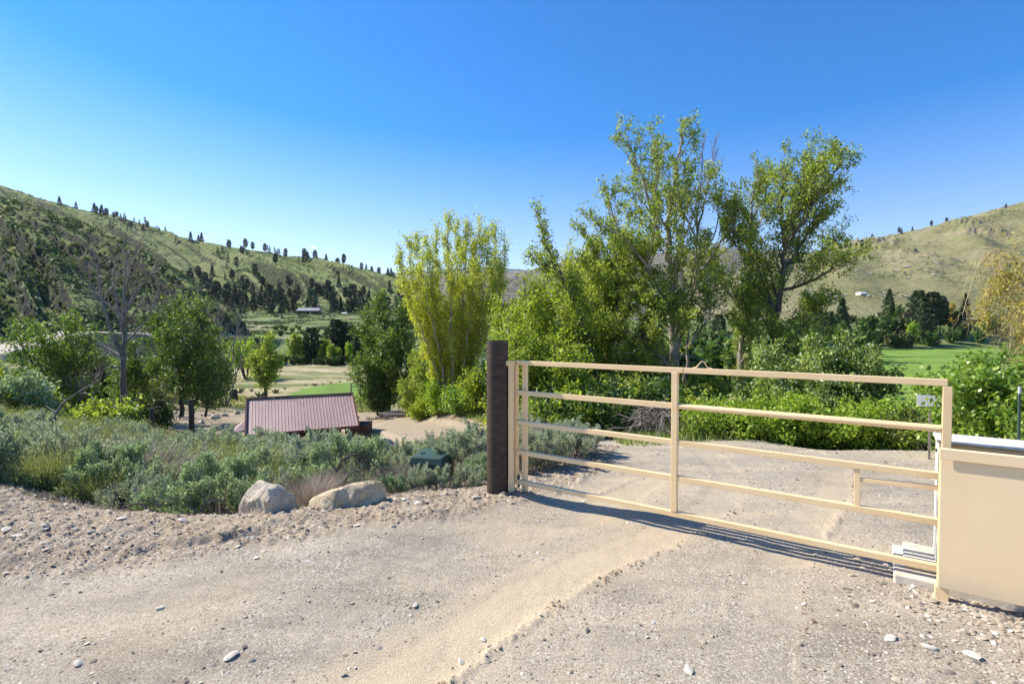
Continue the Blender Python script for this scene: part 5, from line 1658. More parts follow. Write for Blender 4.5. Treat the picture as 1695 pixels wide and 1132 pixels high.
plant('fallen_branch', (b.x, b.y, z0), [([(-.1, 0, 0), (0, 0, .7), (.25, -.1, 1.1), (.55, -.2, .9)], .03, .01, 1, 0), ([(0, 0, .3), (-.3, -.1, .7), (-.4, -.2, .5)], .02, .01, 1, 0)], 263, MT['twig_golden'], None,
      'pale broken leafless branch hanging over the lime green shrubs', 'branch', None, l1=5, l1len=.6, l1ang=50, l2=5, l2len=.35, t0=.1, noleaf=True, lift=-.12, twr=.006, trunk_name='limb')
# ------------------------------------------------------------------ sagebrush bank
def blades_mesh(name, n, h, spread, r, w=.006, lean=(0, 0), hv=.4, out=.5):
    """thin stems leaving a small foot, three points each"""
    a = r.random(n) * 2 * PI; k = r.random(n) ** .6
    bx, by = np.cos(a) * k * spread * .45, np.sin(a) * k * spread * .45
    H = h * (1 - hv * r.random(n))
    tx = bx + np.cos(a) * out * spread * r.random(n) + lean[0] * H + r.normal(size=n) * .06
    ty = by + np.sin(a) * out * spread * r.random(n) + lean[1] * H + r.normal(size=n) * .06
    mx = bx + (tx - bx) * .35; my = by + (ty - by) * .35
    c = r.random(n) * PI; wx, wy = np.cos(c) * w, np.sin(c) * w
    z0 = np.full(n, -.04)
    V = np.stack([np.stack([bx - wx, by - wy, z0], -1), np.stack([bx + wx, by + wy, z0], -1),
                  np.stack([mx - wx * .8, my - wy * .8, H * .55], -1), np.stack([mx + wx * .8, my + wy * .8, H * .55], -1),
                  np.stack([tx, ty, H * (1 - .1 * r.random(n))], -1)], 1)
    o = np.arange(n)[:, None] * 5
    return mesh_np(name, V.reshape(-1, 3), F4=np.array([[0, 1, 3, 2]]) + o, F3=np.array([[2, 3, 4]]) + o)


def sage_proto(seed, h, sp, mat, dens=1.0, leaf=.030, n=20, dead=0.0):
    return plant('sagebrush', (0, 0, -50), fan(h, int(n * .75), sp, seed, .012, .004, 1.0, 1.0, hv=.45, curvein=.6), seed + 1, MT['twig_pink'], MT[mat], None, None,
                 l1=10, l1len=.27, l1ang=36, l2=3, l2len=.13, l2ang=24, leafn=26 * dens, leaf=leaf * 1.2, spread=.018, t0=.48, lift=.16, taper=.25,
                 leaf_dir=.55, aspect=.36, trunk_name='stems', crown_name='foliage', twr=.0028, topfull=.7)


protos = [sage_proto(300, .78, .52, 'lf_sage'), sage_proto(310, .66, .60, 'lf_sage2'), sage_proto(320, .88, .50, 'lf_sage', .9), sage_proto(330, .60, .5, 'lf_sage2', 1.1), sage_proto(340, .72, .55, 'lf_sage', .45)]


def dry_proto(seed, lean):
    r = np.random.default_rng(seed)
    root = empty('dry_shrub', (0, 0, -50), 0)
    link('stems', blades_mesh('stems', 1100, .78, .52, r, .0028, lean, .7, 1.0), MT['lf_dry'], root)
    T = Tubes()
    for P, r0, r1, _, _ in fan(.6, 12, .45, seed, .01, .003, hv=.4): T.add(resample(P, 8), np.linspace(r0, r1, 8), 4)
    link('wood', T.mesh('wood'), MT['twig_pink'], root)
    return root


dry = [dry_proto(350, (.25, .0)), dry_proto(360, (-.1, .1)), dry_proto(365, (.4, -.1))]


def rabbit_proto(seed):
    r = np.random.default_rng(seed)
    root = empty('rabbitbrush', (0, 0, -50), 0)
    link('stems', blades_mesh('stems', 700, .78, .5, r, .004, (.03, 0), .45, .5), MT['lf_rabbit'], root)
    n = 5200
    a = r.random(n) * 2 * PI; k = r.random(n) ** .55; z = .14 + .68 * r.random(n) ** .75 * (1 - .5 * np.abs(np.sin(a * 4 + k * 7)) ** 2)
    rad = .30 + .38 * z
    C = np.stack([np.cos(a) * k * rad, np.sin(a) * k * rad, z * (1 - .25 * k)], -1) + r.normal(size=(n, 3)) * .02
    link('foliage', leaves_mesh('foliage', C, .036, r, .26, .2, np.tile([[.05, 0, 1.]], (n, 1)), .6), MT['lf_rabbit'], root)
    return root


rab = [rabbit_proto(370), rabbit_proto(375)]


def brush_edge(x):
    return np.interp(x, [-9, -5.2, -4.4, -3.6, -2.2, -1.2, -.3, .2, .6, 1.2, 1.6], [5.3, 5.25, 5.2, 5.15, 5.3, 5.6, 6.3, 6.6, 6.9, 7.6, 99])


def far_edge(x):     # where the brush gives way to the lane and the lot
    return np.interp(x, [-20, -12, -9, -7, -5, -3.2, -1.8, -.6, .3, 1.0, 1.7], [19, 17, 16.2, 17.5, 17.5, 15.5, 13.2, 11.3, 10.2, 9.3, 8.2])


def where_words(x, y, px):
    if px > 855: return 'behind the hinge end of the gate'
    if px > 660: return 'around the green utility box' if y < 9 else 'beyond the green utility box'
    if px > 380: return 'behind the two boulders' if y < 7.5 else 'below the maroon roof'
    if px > 180: return 'at the gravel edge, between boulders and dead tree' if y < 7.5 else 'by the dark fence posts'
    return 'at the gravel edge, towards the hillside road' if y < 7.5 else 'on the slope under the hillside road'


def scatter(n, seed):
    r = np.random.default_rng(seed); pts = []
    tries = 0
    while len(pts) < n and tries < 90000:
        tries += 1
        y = 5.0 + 15 * r.random() ** 1.15
        x = (r.random() * 1.35 - 1.17) * y
        if x > 1.7 or y < brush_edge(x) + .28 or y > far_edge(x): continue
        if x > -.6 and y > 10.5: continue
        dmin = .50 + .04 * (y - 5)
        ok = True
        for q in pts:
            if abs(q[0] - x) < dmin and abs(q[1] - y) < dmin and math.hypot(q[0] - x, q[1] - y) < dmin: ok = False; break
        if not ok: continue
        px = 847 + 850 * x / y
        if abs(px - 716) < (100 if y < 7.1 else 62) and y < 8.2: continue
        pts.append((x, y, px))
    return pts


KINDS_L = {'sagebrush': ('grey-green sagebrush', 'sagebrush'), 'dry_shrub': ('dry pinkish grey leafless shrub', 'dead shrub'), 'rabbitbrush': ('olive upright rabbitbrush', 'rabbitbrush')}


def lay_brush():
    r = np.random.default_rng(77)
    pts = scatter(300, 9)
    pts += [((px_ - 847.5) / 850 * d_, d_, px_) for px_, d_ in ((395, 10.5), (430, 9.8), (462, 10.4), (495, 9.7), (528, 10.3), (560, 9.9), (410, 12.5), (450, 12.2), (490, 12.6), (535, 12.2), (590, 10.4))]
    # the clump behind the hinge end of the gate and the pair in front of the box
    pts += [(.55, 6.95, 915), (1.05, 7.7, 960), (.2, 6.75, 880), (.85, 7.3, 935), (.35, 7.6, 890), (-1.05, 5.9, 705), (-.85, 6.1, 735), (-1.35, 5.8, 675), (-1.6, 6.1, 650), (-.5, 6.15, 780), (-.4, 7.0, 798)]
    used = set()
    zs = gzs([p[0] for p in pts], [p[1] for p in pts], False)
    for (x, y, px), z in zip(pts, zs):
        f = float(fbm(np.array([x * .55]), np.array([y * .55]), 301, 2)[0]); t = r.random()
        if px > 855: k = 's'
        elif px < 520 and y > 8.3: k = 'r' if t < .55 else ('s' if t < .93 else 'd')
        elif px < 560: k = 'd' if t < .19 or (math.hypot((px - 165) / 60, (y - 6.4) / 1.4) < 1 and t < .8) or (math.hypot((px - 520) / 60, (y - 6.4) / .9) < 1 and t < .12) else ('s' if t < .95 else 'r')
        else: k = 's' if t < .84 else 'd'
        if 470 < px < 610 and y < 7.5 and t < .6: k = 'd'
        src = protos if k == 's' else (dry if k == 'd' else rab)
        i = int(r.integers(len(src))); p = src[i]
        if id(p) in used: o = copy_tree(p)
        else: o = p; used.add(id(p))
        s = r.uniform(.70, 1.45) * (1 if y < 9 else 1.1)
        if 590 < px < 830 and y > 7.6: s *= .68
        if 385 < px < 595 and 9.5 < y < 13: s = 1.45
        if px > 855: s = r.uniform(.72, .9)
        if y < brush_edge(x) + .6: s *= .8
        if 590 < px < 830 and y < 7.4: s = min(s, .55)
        if abs(px - 716) < 100 and y < 7: s = .38
        o.scale = (s * r.uniform(.9, 1.15), s * r.uniform(.9, 1.15), s)
        o.location = (x, y, z - .03)
        o.rotation_euler = (r.normal() * .08, r.normal() * .08, r.random() * 6.28 if k != 'd' else r.normal() * .5)
        nm, cat = KINDS_L[o.name.split('.')[0]]
        wd = where_words(x, y, px)
        tag(o, nm + ' ' + wd, cat, nm + ' ' + wd)
    for p in protos + dry + rab:
        if id(p) not in used:
            for c in list(p.children): bpy.data.objects.remove(c)
            bpy.data.objects.remove(p)


lay_brush()

# dark arching dead shrub behind the boulders, and pale dead boughs
b = W(555, 800, 5.9); z0 = gz(b.x, 5.9)
plant('dead_shrub', (b.x, 5.9, z0), [([(0, 0, 0), (-.02, 0, .3), (.08, 0, .62), (.3, 0, .66), (.55, 0, .45)], .022, .006, 1.2, 0), ([(0, 0, .1), (.12, .05, .35), (.18, 0, .5), (.35, -.05, .4)], .014, .004, 1.2, 0),
                                     ([(0, 0, .1), (-.15, .05, .25), (-.25, 0, .2)], .012, .004, 1, 0)], 400, MT['bark_dark'], None, 'dark dead shrub arching over behind the long tan boulder', 'dead shrub', None,
      l1=14, l1len=.42, l1ang=35, l2=5, l2len=.2, t0=.3, noleaf=True, lift=-.12, twr=.003, trunk_name='stems')
b = W(80, 705, 12); z0 = gz(b.x, b.y)
plant('fallen_branch', (b.x, b.y, z0 + .35), [([(0, 0, 0), (.12, 0, .5), (.3, 0, .9), (.75, 0, 1.2), (1.2, .1, 1.5)], .05, .012, .8, 0), ([(.2, 0, .7), (-.15, .1, .85)], .03, .01, .8, 0)], 401, MT['bark_dead'], None,
      'pale grey dead bough propped in the brush below the leafy green tree', 'branch', None, l1=3, l1len=.5, l1ang=40, l2=3, l2len=.3, t0=.3, noleaf=True, twr=.006, trunk_name='limb')
b = W(1020, 800, 4.95)
for px, py, d, lb in ((255, 850, 4.95, 'bundle of thin pale dead roots at the gravel edge under the sage'), (330, 848, 5.1, 'thin dead roots beside the pointed boulder')):
    b = W(px, py, d); z0 = gz(b.x, b.y)
    plant('dead_roots', (b.x, b.y, z0), [([(0, 0, 0), (.1, 0, .15), (.25, .05, .12)], .010, .003, 1, 0), ([(0, 0, 0), (-.15, 0, .12), (-.35, .05, .05)], .010, .003, 1, 0), ([(0, 0, 0), (.02, .1, .22)], .008, .003, 1, 0)], 402 + px, MT['bark_dead'], None, lb, 'roots', None,
          l1=10, l1len=.22, l1ang=40, l2=3, l2len=.12, t0=.1, noleaf=True, twr=.002, trunk_name='stems')


# grass, litter and weeds under the brush and the trees
def ground_cover():
    r = np.random.default_rng(31)

    def lay(name, n, xf, yf, keep, h, w, mat, label, cat, mul=1.0):
        y = yf(r.random(n)); x = xf(r.random(n), y)
        k = keep(x, y, r); x, y = x[k], y[k]; n = len(x)
        z = gzs(x, y, False)
        a = r.random(n) * 2 * PI; c = r.random(n) * PI
        H = h * (.5 + r.random(n)) * (1 + .012 * y) * mul; ww = w * (1 + .03 * y)
        V = np.stack([np.stack([x - np.cos(c) * ww, y - np.sin(c) * ww, z - .02], -1), np.stack([x + np.cos(c) * ww, y + np.sin(c) * ww, z - .02], -1),
                      np.stack([x + np.cos(a) * H * .5, y + np.sin(a) * H * .5, z + H], -1)], 1).reshape(-1, 3)
        me = mesh_np(name, V, F3=np.arange(n * 3).reshape(-1, 3))
        tag(link(name, me, MT[mat]), label, cat, kind='stuff')
    lay('grass', 90000, lambda t, y: (t * 1.4 - 1.2) * y, lambda t: 7 + 24 * t ** .9, lambda x, y, r: (y > brush_edge(x) + 2.5) & (y < np.interp(x, [-30, -14, -9, -4, 0, 2], [30, 24, 19, 17, 12, 9])),
        .20, .008, 'lf_rabbit', 'green and straw coloured grass growing under the brush on the bank', 'grass')
    lay('grass', 90000, lambda t, y: (t * 1.5 - .35) * y, lambda t: 11.5 + 20 * t ** .8, lambda x, y, r: (x > np.interp(y, [11.5, 14, 20, 30], [2.6, 2.6, .2, -4])) & (y > 11.2 + .3 * np.sin(x)),
        .20, .012, 'lf_grass', 'green grass and weeds under the thicket beyond the drive', 'grass')
    lay('dry_litter', 36000, lambda t, y: (t * 1.4 - 1.2) * y, lambda t: 5 + 6 * t, lambda x, y, r: (y > brush_edge(x) - .12) & (x < 1.6) & (y < 11),
        .05, .012, 'lf_dry', 'dry litter of twigs and straw under the sagebrush', 'litter', .8)
    lay('grass', 14000, lambda t, y: -(.15 + .9 * t) * y, lambda t: 42 + 16 * t, lambda x, y, r: fbm(x / 5, y / 5, 401, 3) > .1,
        .16, .03, 'lf_rabbit', 'rough grass on the flat beyond the parking area', 'grass')


ground_cover()

# low plants that fill the ground beneath the trees
ug = [plant('undergrowth_shrub', (0, 0, -50), fan(1.5, 9, .8, 500 + i, .02, .006, hv=.45), 510 + i, MT['bark_dark'], MT[m_], None, None, l1=4.2, l1len=.55, l1ang=50, l2=5, l2len=.35, leafn=13, leaf=.11, spread=.10, t0=.05, taper=.4,
            trunk_name='stem', crown_name='foliage') for i, m_ in enumerate(('lf_dark', 'lf_cotton', 'lf_sage2', 'lf_juniper', 'lf_poplar'))]


def place(proto_list, spots, group, cat, label_fn, seed, smin=.8, smax=1.3, sink=.05):
    r = np.random.default_rng(seed)
    zs = gzs([s[0] for s in spots], [s[1] for s in spots], False)
    for k, ((x, y, *rest), z) in enumerate(zip(spots, zs)):
        kind = rest[0] if rest else int(r.integers(len(proto_list)))
        p = proto_list[kind]
        o = p if not p.get('_used') else copy_tree(p)
        p['_used'] = 1
        s = r.uniform(smin, smax) * (rest[1] if len(rest) > 1 else 1)
        o.scale = (s * r.uniform(.85, 1.15), s * r.uniform(.85, 1.15), s)
        o.location = (x, y, z - sink); o.rotation_euler = (0, 0, r.random() * 6.28)
        l_ = label_fn(k, x, y)
        tag(o, l_, cat, group if group else l_)


def at(px, d): return ((px - 847.5) / FPX * d, d)


U1 = []
r_ = np.random.default_rng(61)
for px in range(-40, 385, 17):      # the strip before the dead tree and the parking area
    for q in range(2):
        d = r_.uniform(22, 31) if px > 240 else r_.uniform(21, 33)
        x, y = at(px + r_.uniform(-8, 8), d); U1.append((x, y, int(r_.choice([0, 1, 0, 1, 3] if px > 120 else [1, 4, 2, 1])), 1.0 if px > 240 else 1.15))
U1 = [u for u in U1 if not (u[1] > 29.5 and u[0] > -24) and not (u[0] / u[1] * 850 + 847 > 268)]
for px in range(95, 275, 15):
    d = r_.uniform(40, 62); x, y = at(px, d); U1.append((x, y, int(r_.choice([0, 0, 1, 3])), 1.9))
place(ug, U1, 'bushes at the foot of the dead tree', 'bush', lambda k, x, y: 'dark leafy bush crowding the foot of the dead tree and its neighbours' if x > -20 else 'green bush on the slope below the hillside road', 62)
for o in [o for o in COL.objects if o.get('label') == 'green bush on the slope below the hillside road']: o['group'] = 'bushes below the hillside road'
U2 = []
for px in range(850, 1400, 26):     # under the thicket
    for q in range(2):
        d = r_.uniform(14.5, 21)
        x, y = at(px + r_.uniform(-10, 10), d)
        if px < 1150: d = r_.uniform(14, 18); x, y = at(px, d)
        U2.append((x, y, int(r_.choice([0, 1, 4, 0, 1])), 1.0))
for px in range(700, 850, 22):
    d = r_.uniform(31, 35)
    x, y = at(px, d); U2.append((x, y, int(r_.choice([0, 1, 0, 4])), 1.0))
place(ug, U2, None, 'bush', lambda k, x, y: 'leafy bush filling the thicket beyond the drive' if x > 0 else 'leafy bush under the trees beside the lane', 63)

# cheap far trees -------------------------------------------------------------
def pine_mesh(name, h, n, seed, leaf, shape='ponderosa', trunk=True):
    r = np.random.default_rng(seed)
    z = r.random(n)
    if shape == 'ponderosa':
        z = .22 + .78 * z; k = np.sin(np.clip((z - .12) / .88, 0, 1) * PI * .93) ** .6 * (.19 + .02 * np.sin(z * 40))
    else:
        z = .05 + .95 * z ** 1.2; k = (1.04 - z) ** .85 * (.24 + .04 * np.sin(z * 55))
    a = r.random(n) * 2 * PI
    lobes = 1 + .35 * np.sin(a * 3 + z * 21 + seed) * np.sin(z * 17 + seed)
    rad = h * k * (.35 + .65 * r.random(n) ** .5) * lobes
    C = np.stack([np.cos(a) * rad, np.sin(a) * rad, z * h - rad * .12], -1)
    dirs = np.stack([np.cos(a), np.sin(a), np.full(n, .25)], -1); dirs /= np.linalg.norm(dirs, axis=1)[:, None]
    aa = r.normal(size=(n, 3)) * .5 + dirs; aa /= np.linalg.norm(aa, axis=1)[:, None]
    b = np.cross(aa, r.normal(size=(n, 3)) * .5 + [0, 0, 1.]); b /= np.linalg.norm(b, axis=1)[:, None] + 1e-9
    s = leaf * (.6 + .8 * r.random(n))[:, None]
    V = np.stack([C - aa * s * .5, C + b * s * .35, C + aa * s * .5, C - b * s * .35], 1).reshape(-1, 3)
    F = np.arange(n * 4).reshape(-1, 4)
    T = Tubes(); T.add([(0, 0, -h * .05), (0, 0, h * .5), (0, 0, h * .95)], [h * .018, h * .012, h * .003], 5)
    return V, F, T


def single_tree(name, h, n, seed, leaf, mat, shape):
    V, F, T = pine_mesh(name, h, n, seed, leaf, shape)
    me = mesh_np(name, np.concatenate([V, T.V[0]]), F4=np.concatenate([F, T.F[0] + len(V)]))
    me.materials.append(mat); me.materials.append(MT['bark_dark'])
    mi = np.zeros(len(me.polygons), np.int32); mi[len(F):] = 1
    me.polygons.foreach_set('material_index', mi)
    return me


far_pines = [single_tree('pine_tree', 15, 480, 600 + i, 1.7, MT['lf_pinefar'], 'ponderosa' if i % 2 == 0 else 'fir') for i in range(5)]


def hill_pines():
    r = np.random.default_rng(91)
    cand = []
    # skyline and slope trees read off the photograph: (px of the tree, share of the way up)
    n = 26000
    px = r.uniform(150, 900, n); d = r.uniform(395, 850, n)
    u = U(px)
    Yf = np.interp(u, [-1.6, -.5, -.2, .1], [400, 390, 420, 420]); Yr = np.interp(u, [-1.6, -1.0, -.5, -.2, .1], [900, 860, 820, 760, 640])
    s = (d - Yf) / (Yr - Yf)
    ph = (u + .33 * s) * 9.5 + .5 * fbm(u * 6, s * 2.2, 41, 3)
    fr = ph - np.floor(ph)
    low = sstep(.50, .22, s + .12 * fbm(px / 60, d / 90, 411, 3)) * sstep(250, 330, px)
    flank = np.exp(-((fr - .30) / .13) ** 2) * (.55 + .45 * (s < .75))
    patch = sstep(-.05, .25, fbm(px / 45, d / 80, 413, 3))
    dens = .36 * low * (.35 + .65 * patch) + .24 * flank * patch + .022
    dens = dens * (s > .02) * (s < .97) * sstep(80, 260, px)
    k = r.random(n) < dens * .22
    for a, b in zip(px[k], d[k]): cand.append((a, b, 1.0))
    for a, ss in ((103, .96), (124, .93), (130, .95), (160, .93), (164, .9), (180, .92), (172, .88), (197, .985), (192, .86), (221, .86), (235, .85), (240, .83), (247, .87), (318, .93), (331, .985), (336, .99), (341, .985), (381, .98), (394, .96), (402, .975), (408, .985), (413, .97), (420, .95), (430, .985),
                  (458, .975), (463, .96), (474, .97), (482, .95), (492, .97), (505, .975), (541, .96), (570, .95), (599, .985), (607, .98), (614, .94), (628, .985), (648, .97), (655, .98), (440, .90), (447, .86), (480, .85), (503, .84), (509, .8), (523, .82), (560, .8)):
        uu = U(a); yr = np.interp(uu, [-1.6, -1.0, -.5, -.2, .1], [900, 860, 820, 760, 640]); yf = np.interp(uu, [-1.6, -.5, -.2, .1], [400, 390, 420, 420])
        cand.append((a, yf + (yr - yf) * (ss - abs(r.normal()) * .045 * (ss > .93)), 1.15))
    # lone pines on the dry slope across the valley
    for a, dd in ((1441, 1120), (1485, 1130), (1507, 1110), (1489, 1060), (1538, 1100), (1563, 1080), (1660, 1020), (1405, 900), (1415, 905), (1398, 880), (1388, 890), (1424, 880), (1390, 930)): cand.append((a, dd, 1.0))
    cand = [c for c in cand if not (c[2] > 1.1 and r.random() < .35)]
    x = np.array([U(c[0]) * c[1] for c in cand]); y = np.array([c[1] for c in cand]); z = gzs(x, y, False)
    sc = np.array([c[2] for c in cand]) * r.uniform(.5, .95, len(cand))
    order = np.argsort(-(sc / y))
    bigset = set(order[:285].tolist()) | set(range(len(cand) - 60, len(cand)))
    rest = []
    nb = 0
    for i in range(len(cand)):
        if i in bigset:
            o = bpy.data.objects.new('pine_tree', far_pines[int(r.integers(5))]); COL.objects.link(o)
            o.location = (x[i], y[i], z[i]); o.scale = (sc[i] * 1.05, sc[i] * 1.05, sc[i]); o.rotation_euler = (0, 0, r.random() * 6)
            if x[i] > 0: tag(o, 'lone dark pine on the dry slope across the valley', 'pine tree', 'lone pines on the dry slope')
            elif cand[i][2] > 1.1: tag(o, 'dark pine standing along the skyline of the grassy hill', 'pine tree', 'pines along the skyline')
            else: tag(o, 'dark pine on the shaded flank of the grassy hill above the river', 'pine tree', 'pines on the hill flank')
            nb += 1
        else: rest.append(i)
    vs = []; fs = []; m = 0
    base = [pine_mesh('f', 14, 90, 650 + k, 2.3, 'fir')[0] for k in range(3)]
    for i in rest:
        B_ = base[i % 3] * sc[i] + np.array([x[i], y[i], z[i]]); vs.append(B_)
    V = np.concatenate(vs)
    me = mesh_np('pine_woods', V, F4=np.arange(len(V)).reshape(-1, 4))
    tag(link('pine_woods', me, MT['lf_pinefar']), 'dark pine woods covering the lower flank of the grassy hill', 'woods', kind='stuff')
    print('pines', nb, len(rest))


hill_pines()


# near-hill specks: sage and rock scrub on the steep slope, far too many to count
def hill_scrub():
    r = np.random.default_rng(93)
    vs = []
    n = 17000
    px = r.uniform(-300, 470, n); d = 60 + 170 * r.random(n)
    x = U(px) * d
    H = HZ(x, d, False)
    k = (H['zone'] == 1) & (r.random(n) < .25 + .75 * (fbm(x / 9, d / 9, 431, 3) > 0)) & (H['d2'] > 5)
    x, y, z = x[k], d[k], H['z'][k]
    n2 = 14000
    px2 = r.uniform(380, 700, n2); d2 = r.uniform(148, 380, n2); x2 = U(px2) * d2
    H2 = HZ(x2, d2, False)
    k2 = (fbm(x2 / 14, d2 / 14, 433, 3) > .22) & (H2['d2'] > 6)
    x = np.r_[x, x2[k2]]; y = np.r_[y, d2[k2]]; z = np.r_[z, H2['z'][k2]]
    n = len(x)
    q = 7
    C = np.repeat(np.stack([x, y, z], -1), q, 0)
    s = np.repeat(.35 + .75 * r.random(n) ** 2, q)
    off = r.normal(size=(n * q, 3)) * s[:, None] * np.array([.55, .55, .3]); off[:, 2] = np.abs(off[:, 2])
    C = C + off
    me = leaves_mesh('hillside_scrub', C, .9, r, .8, 1.2)
    tag(link('hillside_scrub', me, MT['lf_scrub']), 'dark sage scrub dotted over the steep hillside and the river terrace', 'scrub', kind='stuff')


m, nt, out = newmat('far_rock')
bsdf(nt, out, (.27, .24, .205), .9)
MT['far_rock'] = m


def far_specks():
    r = np.random.default_rng(97)
    n = 30000
    px = r.uniform(0, 1750, n); d = r.uniform(300, 1200, n); x = U(px) * d
    H = HZ(x, d, False)
    f = fbm(x / 45, d / 60, 441, 4)
    k3 = (H['zone'] == 3) & (f > .12); k2 = (H['zone'] == 2) & (f > .0)
    # scrub
    ks = k2 | (k3 & (r.random(n) < .3))
    q = 4; m = ks.sum()
    C = np.repeat(np.stack([x[ks], d[ks], H['z'][ks]], -1), q, 0)
    off = r.normal(size=(m * q, 3)) * np.array([1.1, 1.1, .4]); off[:, 2] = np.abs(off[:, 2])
    me = leaves_mesh('hillside_scrub', C + off, 1.9, r, .8, 1.2)
    tag(link('hillside_scrub', me, MT['lf_scrub']), 'low scrub speckling the far grassy slopes', 'scrub', kind='stuff')
    kr = (H['zone'] == 3) & (f > .2) & (r.random(n) < .4)
    m = kr.sum(); S = 1.0 * np.exp(r.normal(0, .55, m))
    base = np.array([(1, 0, 0), (-1, 0, 0), (0, 1, 0), (0, -1, 0), (0, 0, .7), (0, 0, -.6)], float)
    F = np.array([(0, 2, 4), (2, 1, 4), (1, 3, 4), (3, 0, 4)])
    V = base[None] * (1 + .7 * (r.random((m, 6, 3)) - .5)) * S[:, None, None] + np.stack([x[kr], d[kr], H['z'][kr] + .2], -1)[:, None]
    me = mesh_np('hillside_rocks', V.reshape(-1, 3), F3=(F[None] + (np.arange(m) * 6)[:, None, None]).reshape(-1, 3))
    tag(link('hillside_rocks', me, MT['far_rock']), 'pale rocks strewn over the dry slope across the valley', 'rocks', kind='stuff')


MT['lf_scrub'] = leafmat('leaf_scrub', [(.09, .12, .05), (.15, .185, .075), (.22, .25, .12)], .1, rough=.8)
hill_scrub()
far_specks()

# mid distance: along the river, on the meadow and at the far edge of the field
mp_ = []
for i, (nm, mt, h, n, lf, sh_) in enumerate((('pine_tree', 'lf_pine', 10, 2200, .55, 'ponderosa'), ('spruce_tree', 'lf_pine', 10, 2200, .5, 'fir'))):
    V, F, T = pine_mesh(nm, h, n, 700 + i, lf, sh_)
    root = empty(nm, (0, 0, -50)); link('trunk', T.mesh('trunk'), MT['bark_dark'], root); link('crown', mesh_np('crown', V, F4=F), MT[mt], root); mp_.append(root)


def broad(nm, mt, seed, h=8, w=.30, leaf=.42, n=2600):
    r = np.random.default_rng(seed)
    root = empty(nm, (0, 0, -50))
    T = Tubes(); C = []
    for P, r0, r1, _, _ in fan(h * .95, 9, h * w, seed, h * .012, h * .003, hv=.35):
        Q = resample(P, 8); T.add(Q, np.linspace(r0, r1, 8), 4)
        for j in range(2, 8):
            m_ = n // 54
            C.append(Q[j] + r.normal(size=(m_, 3)) * h * .055 * (1.35 - .1 * j))
    link('trunk', T.mesh('trunk'), MT['bark_dark'], root)
    link('crown', leaves_mesh('crown', np.concatenate(C), leaf, r, .7, .3), MT[mt], root)
    return root


bd = [broad('river_tree', 'lf_cotton', 710, w=.2), broad('river_tree', 'lf_poplar', 711, w=.16), broad('river_bush', 'lf_dark', 712, 3.2, .55, .3, 1500), broad('river_bush', 'lf_juniper', 713, 3.0, .5, .3, 1500), broad('autumn_tree', 'lf_orange', 714, 8, .25), broad('river_tree', 'lf_lime', 715, w=.17),
      broad('meadow_bush', 'lf_scrub', 716, 1.4, .9, .22, 1200)]
ALL = mp_ + bd     # 0 pine 1 spruce 2 cottonwood 3 poplar 4 dark bush 5 juniper 6 orange 7 lime 8 meadow bush


def spot(px, ptop, d, kind, label, group):
    x, y = at(px, d); z = gz(x, y); top = W(px, ptop, d).z
    H0 = {0: 10, 1: 10, 2: 8, 3: 8, 4: 3.0, 5: 2.8, 6: 8, 7: 8, 8: 1.35}[kind]
    p = ALL[kind]
    o = p if not p.get('_used') else copy_tree(p)
    p['_used'] = 1
    s = max(.15, (top - z) / H0)
    wd_ = random.uniform(.85, 1.2)
    o.scale = (s * wd_, s * wd_, s); o.location = (x, y, z - .05 * s); o.rotation_euler = (0, 0, random.random() * 6)
    tag(o, label, 'tree' if kind not in (4, 5, 8) else 'bush', group)


G1 = 'trees along the river bank'
for px, pt, d, k, lb in (
        (488, 546, 114, 2, 'pale green cottonwood at the river bend, first of the bank trees'), (505, 553, 118, 2, 'pale green cottonwood next to the dark riverside pine'), (515, 541, 116, 0, 'dark narrow pine standing alone between pale cottonwoods on the bank'),
        (537, 556, 118, 2, 'green cottonwood behind the riverside pine'), (530, 575, 113, 3, 'low bright green poplar on the river bank'), (548, 566, 112, 3, 'bright green poplar on the river bank under the pines'),
        (561, 572, 113, 7, 'lime green tree low on the river bank'), (577, 562, 112, 7, 'lime green tree beside the last riverside pine'), (556, 528, 122, 0, 'tallest dark pine in the riverside group'), (568, 532, 124, 0, 'dark pine close beside the tallest riverside pine'),
        (582, 538, 122, 0, 'dark pine third in the riverside group'), (597, 546, 118, 0, 'dark pine at the pointed green tree end of the riverside group'), (612, 550, 120, 0, 'dark pine mostly hidden by the pointed green tree'), (545, 545, 124, 0, 'dark pine rising behind the bright poplar'),
        (430, 566, 150, 4, 'grey-green bushy tree across the river bend'), (420, 570, 152, 2, 'small grey-green tree on the far bank above the bend')):
    spot(px, pt, d, k, lb, G1)
for i, px in enumerate((470, 482, 497, 509, 520, 533, 543, 556, 566, 580, 590, 600, 610, 625, 640)):
    spot(px + random.uniform(-3, 3), random.uniform(583, 592), 109 + random.uniform(0, 4), random.choice((4, 4, 5)), 'dark low bush along the river bank under the trees', 'low bushes along the river bank')
for i in range(46):      # dark brush on the flat seen between the cottonwood trunks
    px = random.uniform(1010, 1345); d = random.uniform(42, 120)
    spot(px, random.uniform(540, 575), d, random.choice((4, 4, 5, 2)), 'dark brush tree on the flat seen between the cottonwood trunks', 'brush seen between the cottonwood trunks')
for px, pt, d in ((520, 627, 70), (533, 628, 72), (547, 626, 74), (562, 624, 76), (575, 626, 78), (590, 625, 78), (505, 632, 70), (470, 634, 66), (455, 636, 62), (415, 636, 64), (395, 634, 62), (430, 640, 58), (612, 622, 80), (384, 640, 58), (600, 640, 60), (630, 645, 55)):
    spot(px, pt + 7, d, 8, 'low grey-green bush on the tan meadow before the river', 'bushes on the meadow')
